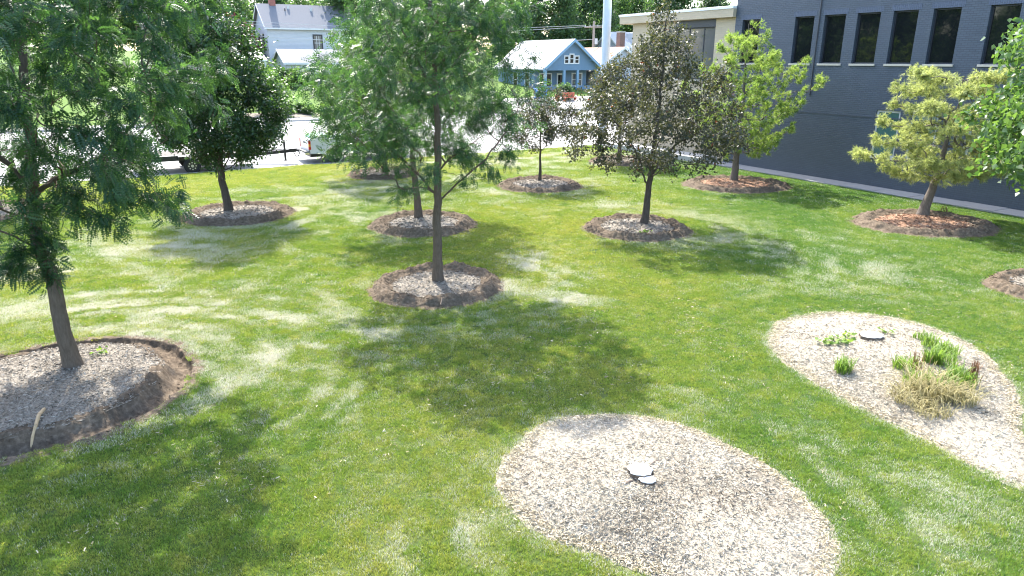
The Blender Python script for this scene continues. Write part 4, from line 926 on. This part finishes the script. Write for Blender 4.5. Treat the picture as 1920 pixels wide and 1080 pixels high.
for ya in (1.9, 4.2): xface_window(wh, 0, ya, ya+.55, 3.0, 4.7, M_blacktrim, M_glass, .10, False)
bay = gable_block(wh, -1.1, -.004, 1.6, 4.6, 2.1, 2.9, 'x', M_whiteside, M_roofdark, .2, .1, 'bay_wall', 'bay_roof')
for ya in (1.9, 2.75, 3.6): xface_window(wh, -1.1, ya, ya+.65, .8, 1.9, M_white, M_glass, .06)
gable_block(wh, 1.2, 7.5, -2.4, -.004, 1.5, 2.7, 'x', M_whiteside, M_roofdark, .2, .1, 'lean_to_wall', 'lean_to_roof')
gx, gy, gz_ = far_place(568, 135, 80)
ga = thing('garage', 'low white garage with pale roof in front of the white house', 'garage', (gx, gy, gz_), math.radians(31))
gable_block(ga, 0, 7, 0, 5.0, 2.2, 3.5, 'x', M_whiteside, M_roofmid, .3)
MB().box(1.6, 4.2, -.04, -.004, -.2, 2.1).obj('garage_door', M_white, ga)
# tan house, left
tx, ty, tz_ = far_place(505, 90, 82)
th_ = thing('tan_house', 'tan house with hipped grey roof beside the purple-leaved tree', 'house', (tx, ty, tz_), math.radians(30))
MB().box(-9, -1.2, 0, 7, -.6, 5.4).obj('wall', M_tanside, th_); MB().box(-1.24, -1.16, -.04, .10, -.6, 5.4).obj('corner_board', M_white, th_)
mb = MB(); mb.add([(-9.6,-.6,5.4),(-.4,-.6,5.4),(-.4,7.6,5.4),(-9.6,7.6,5.4),(-5.5,3.5,7.6),(-4.4,3.5,7.6)], [(0,1,5,4),(1,2,5),(2,3,4,5),(3,0,4),(0,3,2,1)]); mb.obj('roof', M_roofgrey, th_)
MB().box(-9.65, -.35, -.66, -.6, 5.28, 5.46).box(-.4, -.34, -.6, 7.6, 5.28, 5.46).obj('gutter', M_white, th_)
mb = MB(); mb.add([(-4,-.004,2.9),(1.4,-.004,2.9),(1.4,-2.6,2.1),(-4,-2.6,2.1),(-4,-.004,3.02),(1.4,-.004,3.02),(1.4,-2.6,2.22),(-4,-2.6,2.22)], [(0,1,2,3),(7,6,5,4),(0,4,5,1),(1,5,6,2),(2,6,7,3),(3,7,4,0)]); mb.obj('porch_roof', M_coping, th_)
MB().box(1.1, 1.25, -2.5, -2.35, -.6, 2.1).obj('porch_post', M_white, th_)
yface_window(th_, -3.4, -2.4, 0, 3.4, 4.8, M_white, M_glass, .1, 1)
# blue bungalow
bx_, by_ = gp(1021, 177, 1.22); s_b, t_b = xy2st(bx_, by_); zb = 1.15
bh = grid_thing('blue_bungalow', 'blue gabled bungalow with porch across the street', 'house', s_b, t_b, zb)
W_ = 7.2
gr = MB()
xm = W_/2
gr.prism([(0, 2.65), (W_, 2.65), (W_, 3.1), (xm, 5.9), (0, 3.1)], 'y', .0, .25); gr.obj('gable_wall', M_blueside, bh)
MB().box(0, .28, 2.2, 11, -.5, 3.1).box(W_-.28, W_, 2.2, 11, -.5, 3.1).box(.28, W_-.28, 2.2, 2.45, -.5, 3.0).box(.28, W_-.28, 10.75, 11, -.5, 3.1).obj('wall', M_blueside, bh)
MB().box(0, 2.75, .02, .22, -.5, .95).box(0, .2, .22, 2.2, -.5, .95).obj('porch_wall', M_blueside, bh); MB().box(4.6, W_, .02, .22, -.5, .95).box(W_-.2, W_, .22, 2.2, -.5, .95).obj('porch_wall', M_blueside, bh)
MB().box(.2, W_-.2, .22, 2.2, -.5, .12).obj('porch_floor', M_timber, bh)
pc = None
for x_ in (0, 2.5, 4.35, W_-.28): MB().box(x_, x_+.28, -.01, .24, .95 if x_ in (0, W_-.28) else -.5, 2.65).obj('porch_column', M_bluetrim, bh)
k = 2.8/xm; ov = .55; rf = MB()
for xe in (-ov, W_+ov):
    ze = 3.1-k*ov; rf.add([(xe,-ov,ze+.02),(xm,-ov,5.92),(xm,11.4,5.92),(xe,11.4,ze+.02),(xe,-ov,ze+.14),(xm,-ov,6.04),(xm,11.4,6.04),(xe,11.4,ze+.14)], [(0,3,2,1),(4,5,6,7),(0,1,5,4),(1,2,6,5),(2,3,7,6),(3,0,4,7)])
ro = rf.obj('roof', M_rooflight, bh); tb = MB()
for xe in (-ov, W_+ov):
    ze = 3.1-k*ov; tb.prism([(xe, ze-.22), (xm, 5.72), (xm, 6.07), (xe, ze+.15)], 'y', -ov-.05, -ov-.005)
tb.obj('barge_board', M_bluetrim, ro)
for x_ in (1.1, xm, W_-1.1): MB().box(x_-.05, x_+.05, -ov, 0, (3.1+k*min(x_, W_-x_))-.25, (3.1+k*min(x_, W_-x_))-.12).obj('roof_bracket', M_bluetrim, bh)
for x_, z1_ in ((2.55, 4.15), (3.25, 4.35), (3.95, 4.15)): yface_window(bh, x_+.1, x_+.55, 0, 3.45, z1_, M_white, M_glass, .11, 0)
yface_window(bh, .7, 2.2, 2.2, .7, 2.2, M_white, M_glass, .12, 1); yface_window(bh, 5.2, 6.5, 2.2, .9, 2.2, M_white, M_glassgrey, .12, 1)
MB().box(3.0, 4.0, 2.12, 2.19, .12, 2.3).obj('front_door', M_white, bh); MB().box(3.15, 3.85, 2.10, 2.118, .4, 2.1).obj('door_pane', M_glass, bh)
MB().box(2.9, 4.3, -1.2, -.3, -.5, -.02).box(2.9, 4.3, -.3, .0, -.5, .1).obj('porch_steps', M_timber, bh)
for ya in (3.4, 6.2): xface_window(bh, 0, ya, ya+.9, .8, 2.3, M_white, M_glass, .1)
# tan-roofed house with brick chimney
cx_, cy_, cz_ = far_place(1108, 100, 88)
tr_ = thing('tan_roofed_house', 'house with tan shingle roof right of the blue bungalow', 'house', (cx_, cy_, cz_), GA)
ro = gable_block(tr_, 0, 7.5, 0, 8, 2.2, 4.5, 'y', M_greyside, M_rooftan, .4)
ch = MB().box(4.0, 4.75, 1.0, 1.75, 2.5, 6.3).obj('chimney', M_brownbrick, ro); MB().box(3.95, 4.8, .95, 1.8, 6.3, 6.42).obj('chimney_cap', M_kerb, tr_)
gx2, gy2, gz2 = far_place(1150, 70, 108)
gh2 = thing('grey_house', 'pale grey house behind the tan-roofed one', 'house', (gx2, gy2, gz2), GA)
gable_block(gh2, 0, 6, 0, 7, 3.6, 6.0, 'x', M_greyside, M_rooflight, .4); yface_window(gh2, 1.2, 2.2, 0, 1.6, 3.0, M_white, M_glass, .1)
MB().box(2.6, 4.4, 1.0, 2.6, 4.2, 5.9).obj('dormer', M_whiteside, gh2)
yface_window(gh2, 3.0, 4.0, 1.0, 4.6, 5.5, M_white, M_glass, .08)
# hoop greenhouse frame
hx2, hy2, hz2 = far_place(1117, 75, 96); hoop = thing('hoop_greenhouse', 'white arched greenhouse frame behind the tan roof', 'greenhouse', (hx2, hy2, hz2), 0)
for k in range(4):
    MB().tube([(1.7*math.cos(a), k*1.2, 3.0*max(0, math.sin(a))) for a in np.linspace(0, math.pi, 13)], .05).obj('hoop', M_white, hoop)
# hedge and black fence by the white house
def hedge(name, label, p0, p1, wdt, h, seed):
    r_ = np.random.RandomState(seed); p0 = np.array(p0); p1 = np.array(p1); L = np.linalg.norm(p1[:2]-p0[:2])
    root = thing(name, label, 'hedge', tuple(p0), math.atan2(p1[1]-p0[1], p1[0]-p0[0]))
    MB().box(.15, L-.15, -wdt/2+.12, wdt/2-.12, -.3, h-.15).obj('twigs', M_bark_dark, root)
    n = 5200; C = r_.rand(n, 3)*[L, wdt, h]-[0, wdt/2, 0]; f = r_.randint(0, 4, n)
    C[f == 0, 1] = -wdt/2; C[f == 1, 1] = wdt/2; C[f >= 2, 2] = h; C += r_.normal(size=(n, 3))*.06
    d, b_, u = frames(r_, np.zeros((n, 3)), n, 0, .1, 1.0, .6); V, F, rn = stamp(*tmpl_leaf(.42), C, d, b_, u, r_.uniform(.12, .2, n), r_.rand(n))
    tag(link('foliage', np_mesh('foliage', V, F, {'rnd': rn}), M_far2, root), kind='stuff')
q0 = far_place(522, 140, 74); q1 = far_place(574, 140, 78)
hedge('hedge', 'clipped dark green hedge at the top of the far lawn', q0, q1, 1.2, 1.75, 95)
q2 = far_place(622, 140, 82)
fa = thing('picket_fence', 'black metal picket fence right of the clipped hedge', 'fence', q1, math.atan2(q2[1]-q1[1], q2[0]-q1[0]))
Lf = math.hypot(q2[0]-q1[0], q2[1]-q1[1]); pk = None
MB().box(0, Lf, -.02, .02, .25, .31).box(0, Lf, -.02, .02, 1.35, 1.41).obj('rail', M_black, fa)
for i in range(int(Lf/.16)):
    if pk is None: pk = MB().box(-.012, .012, -.035, -.021, 0, 1.55).obj('picket', M_black, fa); o = pk
    else: o = pk.copy(); COL.objects.link(o)
    o.location = (i*.16, 0, (q2[2]-q1[2])*i*.16/Lf)

# ------------------------------------------------------------------ poles and wires
px_, py_ = gp(1129, 268, .05)
po = thing('steel_pole', 'tall pale grey steel pole with a dark base behind the crabapple', 'pole', (px_, py_, 0.0))
MB().cyl((0,0,-.2), (0,0,.72), .29, .28, 20).obj('pole_base', M_poledark, po); MB().cyl((0,0,.72), (0,0,13), .27, .235, 24).obj('shaft', M_polemetal, po)
ux, uy, uz = far_place(1100, 75, 96)
up_ = thing('utility_pole', 'wooden utility pole with crossarm behind the blue house', 'pole', (ux, uy, uz), 0)
MB().cyl((0,0,-.3), (0,0,7.4), .19, .14, 12).obj('shaft', M_polewood, up_); MB().box(-1.2, 1.2, -.08, .08, 6.6, 6.75).obj('crossarm', M_polewood, up_)
for x_ in (-1.1, -.5, .5, 1.1): MB().cyl((x_,0,6.75), (x_,0,6.95), .05, .03, 8).obj('insulator', M_white, up_)
MB().cyl((.32,-.1,4.6), (.32,-.1,5.3), .2, .2, 12).obj('transformer', M_frame_grey, up_)
ax, ay, az = far_place(330, 75, 84)
u2 = dup(up_, (ax, ay, az), .2, 1.0, 'wooden utility pole behind the pointed dark tree', 'utility poles'); up_['group'] = 'utility poles'
def wire(label, a, b_, sag, r=.022):
    P = []
    for f in np.linspace(0, 1, 25): P.append((a[0]+(b_[0]-a[0])*f, a[1]+(b_[1]-a[1])*f, a[2]+(b_[2]-a[2])*f-sag*4*f*(1-f)))
    o = MB().tube(P, r, 5).obj('power_line', M_frame_grey); tag(o, label, 'wire', 'overhead wires')
wire('upper overhead wire crossing in front of the white house', (ax-1.1, ay, az+6.9), (ux-1.1, uy, uz+6.9), 1.0)
wire('middle overhead wire crossing in front of the white house', (ax+1.1, ay, az+6.6), (ux+1.1, uy, uz+6.9), 1.3)
wire('lowest overhead wire crossing in front of the white house', (ax, ay, az+5.4), (ux, uy, uz+5.2), 1.1, .03)

# ------------------------------------------------------------------ trailer and pickup at the near kerb
def wheel(root, x, y, r, wd, side):
    w_ = MB(); n = 28
    prof = [(r*.62, -wd/2), (r*.9, -wd/2), (r, -wd*.32), (r, wd*.32), (r*.9, wd/2), (r*.62, wd/2)]
    vs = [(p*math.cos(2*math.pi*i/n), q, p*math.sin(2*math.pi*i/n)) for i in range(n) for p, q in prof]; k_ = len(prof)
    fs = [(i*k_+j, ((i+1)%n)*k_+j, ((i+1)%n)*k_+(j+1)%k_, i*k_+(j+1)%k_) for i in range(n) for j in range(k_)]
    e = bpy.data.objects.new('wheel', None); COL.objects.link(e); e.parent = root; e.location = (x, y, r)
    w_.add(vs, fs).obj('tyre', M_rubber, e)
    rm = MB().cyl((0, -wd*.30, 0), (0, wd*.30, 0), r*.63, n=20)
    rm.obj('rim', M_black, e); hb = MB().cyl((0, side*wd*.30, 0), (0, side*wd*.42, 0), r*.18, n=10)
    for i in range(8):
        a = i*math.pi/4; hb.cyl((r*.42*math.cos(a), side*wd*.30, r*.42*math.sin(a)), (r*.42*math.cos(a), side*wd*.34, r*.42*math.sin(a)), r*.09, n=8)
    hb.obj('hub', M_alloy, e)
sw, tw = xy2st(*gp(366, 327)); tw = 36.05
zst = float(terrain_z(37.0))
tl = grid_thing('flatbed_trailer', 'black flatbed trailer hitched behind the white pickup', 'trailer', sw-2.3, tw, float(terrain_z(36.1)))
MB().box(-.2, 5.2, -.02, .08, .62, .86).box(-.2, 5.2, 2.02, 2.12, .62, .86).box(-.2, -.1, .08, 2.02, .62, .86).box(5.1, 5.2, .08, 2.02, .62, .86).obj('frame', M_black, tl, bevel=.01)
for i in range(8): MB().box(-.1, 5.1, .09+i*.242, .09+i*.242+.23, .80, .85).obj('deck_plank', M_deck, tl)
for x_ in (2.3, 3.2):
    wheel(tl, x_, -.14, .37, .24, -1); wheel(tl, x_, 2.24, .37, .24, 1)
MB().box(1.75, 3.75, -.30, -.03, .80, .84).box(1.75, 1.79, -.30, -.03, .55, .80).box(3.71, 3.75, -.30, -.03, .55, .80).obj('fender', M_black, tl, bevel=.01)
mb = MB()
for y0_ in (.35, 1.75):
    mb.prism([(5.2, y0_-.06), (5.2, y0_+.06), (7.05, 1.05+(.03 if y0_ > 1 else -.03)+.05), (7.05, 1.05+(.03 if y0_ > 1 else -.03)-.05)], 'z', .58, .74)
mb.box(7.0, 7.35, .98, 1.12, .58, .76).obj('tongue', M_black, tl)
MB().cyl((6.75, .86, .22), (6.75, .86, 1.22), .055, n=10).box(6.65, 6.85, .78, .94, .2, .22).obj('jack', M_black, tl)
MB().cyl((7.35, 1.05, .68), (7.5, 1.05, .62), .06, n=8).obj('coupler', M_black, tl)
MB().tube([(7.2+.35*f, 1.0, .66-.30*math.sin(math.pi*f)) for f in np.linspace(0, 1, 9)], .012).tube([(7.2+.4*f, 1.12, .66-.36*math.sin(math.pi*f)) for f in np.linspace(0, 1, 9)], .012).obj('safety_chain', M_black, tl)
# a bundle on the deck
pk_s = sw-2.3+7.75
tk = grid_thing('pickup_truck', 'white pickup truck parked at the kerb behind the drooping branches', 'pickup', pk_s, 36.25, float(terrain_z(36.6)))
Lk, Wk = 5.6, 1.95
def arch(cx, r, n=9): return [(cx+r*math.cos(a), .38+r*math.sin(a)) for a in np.linspace(math.pi, 0, n)]
low = [(.12, .52), (.95, .46)] + arch(1.35, .44) + [(1.85, .42), (4.0, .42)] + arch(4.55, .44) + [(5.05, .46), (5.55, .52), (5.6, .95), (5.45, 1.05), (4.1, 1.12), (2.35, 1.14), (2.3, 1.24), (.1, 1.24)]
o = MB().prism(low, 'y', 0, Wk).obj('body', M_car, tk, bevel=.03)
MB().prism([(2.42, 1.13), (4.1, 1.11), (3.5, 1.76), (3.3, 1.80), (2.62, 1.80), (2.5, 1.74)], 'y', .10, Wk-.10).obj('cab', M_car, tk, bevel=.04)
for ys in (.088, Wk-.1):
    MB().prism([(2.6, 1.2), (3.05, 1.2), (3.05, 1.68), (2.66, 1.68)], 'y', ys, ys+.012).prism([(3.12, 1.2), (3.85, 1.2), (3.45, 1.68), (3.12, 1.68)], 'y', ys, ys+.012).obj('side_window', M_glass, tk)
MB().add([(4.09,.2,1.16),(4.09,Wk-.2,1.16),(3.56,Wk-.24,1.72),(3.56,.24,1.72),(4.13,.2,1.18),(4.13,Wk-.2,1.18),(3.60,Wk-.24,1.74),(3.60,.24,1.74)], [(0,1,2,3),(7,6,5,4),(0,4,5,1),(1,5,6,2),(2,6,7,3),(3,7,4,0)]).obj('windscreen', M_glass, tk)
MB().box(.072, .098, .12, Wk-.12, .62, 1.20).obj('tailgate', M_car, tk, bevel=.012); MB().box(.055, .071, Wk/2-.15, Wk/2+.15, .98, 1.06).obj('tailgate_handle', M_blacktrim, tk)
mb = MB().box(-.14, .09, .03, Wk-.03, .46, .60); mb.obj('rear_bumper', M_chrome, tk, bevel=.025); MB().box(-.15, .09, .06, Wk-.06, .605, .64).obj('bumper_step', M_blacktrim, tk); MB().box(5.55, 5.75, .05, Wk-.05, .45, .68).obj('front_bumper', M_chrome, tk, bevel=.02)
for ys in (.0, Wk-.17):
    e = MB().box(.06, .16, ys-.012, ys+.182, .72, .86).box(.06, .16, ys-.012, ys+.182, 1.0, 1.16).obj('tail_light', M_red, tk); MB().box(.058, .158, ys-.014, ys+.184, .865, .995).obj('indicator', M_amber, e)
for x_ in (1.35, 4.55): wheel(tk, x_, .10, .37, .25, -1); wheel(tk, x_, Wk-.10, .37, .25, 1)
MB().box(.3, 2.1, .3, .9, 1.2, 1.33).prism([(.25, 1.26), (1.3, 1.26), (1.1, 1.42), (.45, 1.40)], 'y', .12, 1.6).obj('tarpaulin', M_tarp, tk, bevel=.04)
MB().box(.2, 5.3, .35, Wk-.35, .30, .44).obj('chassis', M_black, tk)

# ------------------------------------------------------------------ small things on the beds
def stump(label, loc, discs, h):
    root = thing('tree_stump', label, 'stump', loc)
    for i, (dx, dy, rx, ry, hh) in enumerate(discs):
        n = 22; r_ = np.random.RandomState(int(abs(loc[0]*100))+i); rr = 1+.07*r_.normal(size=n)
        ring_ = lambda k, z: [(dx+rx*k*rr[j]*math.cos(6.2832*j/n), dy+ry*k*rr[j]*math.sin(6.2832*j/n), z) for j in range(n)]
        vs = ring_(1.12, -.12)+ring_(1.0, hh-.012); fs = [(j, (j+1)%n, n+(j+1)%n, n+j) for j in range(n)]
        MB().add(vs+[(dx, dy, hh-.012)], fs+[(n+j, n+(j+1)%n, 2*n) for j in range(n)]).obj('bark', M_bark, root)
        vs = ring_(1.0, hh-.011)+ring_(.95, hh)+[(dx, dy, hh+.004)]; fs = [(j, (j+1)%n, n+(j+1)%n, n+j) for j in range(n)]+[(n+j, n+(j+1)%n, 2*n) for j in range(n)]
        MB().add(vs, fs).obj('cut_face', M_cutwood, root)
x_, y_ = gp(1203, 888, .25); stump('white-topped double stump in the foreground bark bed', (x_, y_, bed_h(bed12, x_, y_)-.02), [(-.01, .05, .155, .14, .095), (.05, -.11, .105, .085, .065)], .1)
x_, y_ = gp(1633, 637, .16); stump('single pale stump in the weedy right-hand bed', (x_, y_, bed_h(bed13, x_, y_)-.005), [(0, 0, .20, .18, .07)], .1)
def stick(name, label, pts, r, mt, cat):
    P = [Vector(p) for p in pts]; mb = MB()
    for i in range(len(P)-1): mb.cyl(P[i], P[i+1], r*(1-.5*i/len(P)), r*(1-.5*(i+1)/len(P)), 7)
    tag(mb.obj(name, mt), label, cat)
stick('root', 'bare curved root in the trench of the lower left bed', [(*gp(82, 764, .20), .17), (*gp(73, 778, .20), .20), (*gp(67, 798, .16), .16), (*gp(61, 820, .06), .06), (*gp(58, 838, -.04), -.07)], .03, M_root, 'root')
stick('stick', 'short stick left of the double stump', [(*gp(1172, 907, .21), .215), (*gp(1182, 904, .21), .23), (*gp(1186, 903, .21), .22)], .016, M_stick, 'stick')
stick('stick', 'thin dark twig upper right of the double stump', [(*gp(1218, 873, .21), .215), (*gp(1228, 868, .21), .24), (*gp(1238, 864, .21), .22)], .008, M_stick, 'stick')
stick('stick', 'small broken root sticking from the rim of the central bed', [(*gp(826, 570, .1), .08), (*gp(829, 562, .15), .17), (*gp(828, 553, .2), .22)], .016, M_stick, 'stick')
def tuft(name, label, loc, n, h, r, lean, wd, mt, seed, cat, group=None):
    r_ = np.random.RandomState(seed); a = r_.rand(n)*6.283; rr = r*np.sqrt(r_.rand(n)); b0 = r_.rand(n)*6.283
    p = np.stack([rr*np.cos(b0), rr*np.sin(b0), np.zeros(n)], 1); H = h*r_.uniform(.5, 1.15, n); l = lean*H*r_.uniform(.3, 1.3, n); dv = np.stack([np.cos(a), np.sin(a), 0*a], 1)
    sd = np.stack([-np.sin(a), np.cos(a), 0*a], 1)*wd; rows = []
    for f, ww, hh in ((0, .8, 0), (.3, 1, .42), (.6, .9, .75), (.85, .6, .92), (1.0, .1, .9 if lean < 1 else .72)):
        c = p + dv*(l*f**1.6)[:, None]; c = c+np.stack([0*a, 0*a, H*hh], 1); rows += [c-sd*ww, c+sd*ww]
    V = np.stack(rows, 1); k = V.shape[1]; Fq = np.array([[2*i, 2*i+1, 2*i+3, 2*i+2] for i in range(k//2-1)])
    F = ((np.arange(n)*k)[:, None, None]+Fq[None]).reshape(-1, 4)
    o = link(name, np_mesh(name, V.reshape(-1, 3), F, {'rnd': np.repeat(r_.rand(n), k)}), mt, None, loc); tag(o, label, cat, group); return o
def on13(px, py): x, y = gp(px, py, .14); return (x, y, bed_h(bed13, x, y)-.005)
gtufts = [(1580, 697, 170, .26, .13, 'upright green grass tuft alone left of the dried clump'), (1683, 700, 90, .24, .10, 'leftmost green tuft beside the dried clump'), (1710, 700, 70, .22, .10, 'small green tuft at the upper left rim of the dried clump'),
          (1745, 688, 170, .30, .15, 'large green tuft directly above the dried clump'), (1765, 665, 120, .24, .15, 'green tuft halfway between dried clump and lawn edge'), (1740, 655, 120, .26, .12, 'bright green tuft highest in the weedy bed'),
          (1720, 640, 40, .16, .10, 'sparse little tuft nearest the pale stump'), (1785, 668, 60, .2, .12, 'sparse tuft close to the right lawn edge'), (1790, 720, 150, .28, .15, 'green tuft at the right shoulder of the dried clump'), (1812, 728, 90, .26, .12, 'rightmost green tuft beside the brown stalks'), (1760, 738, 110, .30, .25, 'loose green blades growing through the dried clump'), (1715, 728, 90, .24, .2, 'loose green blades at the left back of the dried clump'), (1770, 690, 120, .26, .2, 'wide green tuft behind the right half of the dried clump')]
for i, (a_, b_, n, h, r, lb) in enumerate(gtufts): tuft('grass_tuft', lb, on13(a_, b_), n, h, r, .55, .006, M_weed, 200+i, 'grass tuft', 'green tufts in the weedy bed')
dead = [(1745, 745, 460, .30, .34, 'big dried straw-coloured ornamental grass clump'), (1708, 752, 240, .22, .28, 'left lobe of dried grass in the weedy bed'), (1790, 755, 260, .24, .28, 'right lobe of dried grass in the weedy bed'), (1745, 775, 160, .18, .25, 'flattened dried grass at the front of the weedy bed')]
for i, (a_, b_, n, h, r, lb) in enumerate(dead): tuft('dried_grass', lb, on13(a_, b_), n, h, r, 1.5, .005, M_straw, 230+i, 'dried grass', 'dried grass lobes')
tuft('dead_stalks', 'upright brown dead stalks at the right end of the weedy bed', on13(1822, 722), 45, .42, .10, .25, .008, M_brownstalk, 240, 'dead plant')
tuft('dead_stalks', 'thin brown stalks standing above the dried clump', on13(1722, 706), 16, .34, .12, .2, .006, M_brownstalk, 241, 'dead plant')
def weed(label, loc, n, r, seed):
    r_ = np.random.RandomState(seed); C = r_.normal(size=(n, 3))*[r*.5, r*.5, r*.25]; C[:, 2] = np.abs(C[:, 2])+r*.55
    root = thing('leafy_weed', label, 'weed', loc, 0, 'leafy weeds')
    st_ = MB()
    for c in C[::3]: st_.cyl((c[0]*.15, c[1]*.15, -.02), tuple(c), .004, .002, 4)
    tag(st_.obj('stems', M_weed, root), kind='stuff'); st_ = None
    d, b2, u = frames(r_, C*[1, 1, 0]/r, n, 1.0, .1, .4, 2.0); V, F, rn = stamp(*tmpl_leaf(.42, .08), C, d, b2, u, r_.uniform(.05, .10, n), r_.rand(n))
    tag(link('leaves', np_mesh('leaves', V, F, {'rnd': rn}), M_weed, root), kind='stuff')
for i, (a_, b_, n, r, lb) in enumerate([(1545, 648, 26, .11, 'leftmost leafy weed in the right-hand bed'), (1565, 645, 14, .08, 'tiny leafy weed second from left in the right-hand bed'), (1581, 650, 34, .13, 'leafy weed above the lone grass tuft'), (1586, 636, 20, .09, 'upper leafy weed left of the pale stump'), (1659, 628, 14, .08, 'small weed just right of the pale stump')]):
    weed(lb, on13(a_, b_), n, r, 250+i)
x_, y_ = gp(1207, 440, .12); weed('small weed on the mulch in front of the crabapple trunk', (x_, y_, .10), 30, .14, 260)
x_, y_ = gp(188, 664, .15); weed('little green sprout behind the trunk in the lower left bed', (x_, y_, .15), 18, .10, 261)
tuft('dead_stalks', 'short dark stalks beside the leaning pine trunk', (*gp(1768, 402, .1), .1), 18, .3, .1, .3, .01, M_brownstalk, 262, 'dead plant')

# ------------------------------------------------------------------ clutter by the blue house
def clutter(name, label, cat, px, yd, build, mt):
    x, y, z = far_place(px, 0, yd); mb = build(MB()); o = mb.obj(name, mt, loc=(x, y, z), rz=GA, bevel=.03); tag(o, label, cat)
clutter('recycling_bin', 'blue recycling bin at the left corner of the blue house', 'bin', 1006, 73, lambda m: m.prism([(-.32, -.32), (.32, -.32), (.32, .32), (-.32, .32)], 'z', 0, .95).box(-.36, .36, -.36, .38, .955, 1.05), M_bluebin)
clutter('recycling_bin', 'second blue bin, right of the one at the house corner', 'bin', 1014, 73, lambda m: m.box(-.3, .3, -.3, .3, 0, .8).box(-.34, .34, -.34, .36, .805, .9), M_bluebin)
clutter('flower_pot', 'orange pot left of the porch steps', 'pot', 1040, 72, lambda m: m.cyl((0,0,0), (0,0,.5), .18, .28, 12).cyl((0,0,.5), (0,0,.6), .31, .31, 12), M_orange)
clutter('garden_bench', 'orange bench right of the dark bush at the porch', 'bench', 1062, 71.5, lambda m: m.box(-.7, .7, -.25, .25, .40, .46).box(-.65, -.55, -.2, .2, 0, .4).box(.55, .65, -.2, .2, 0, .4).box(-.7, .7, .22, .28, .46, .9), M_orange)
clutter('wooden_planter', 'pale timber planter below the porch wall', 'planter', 1018, 70.5, lambda m: m.box(-.5, .5, -.2, .2, 0, .4).box(-.55, .55, -.25, -.2, .36, .44), M_timber)
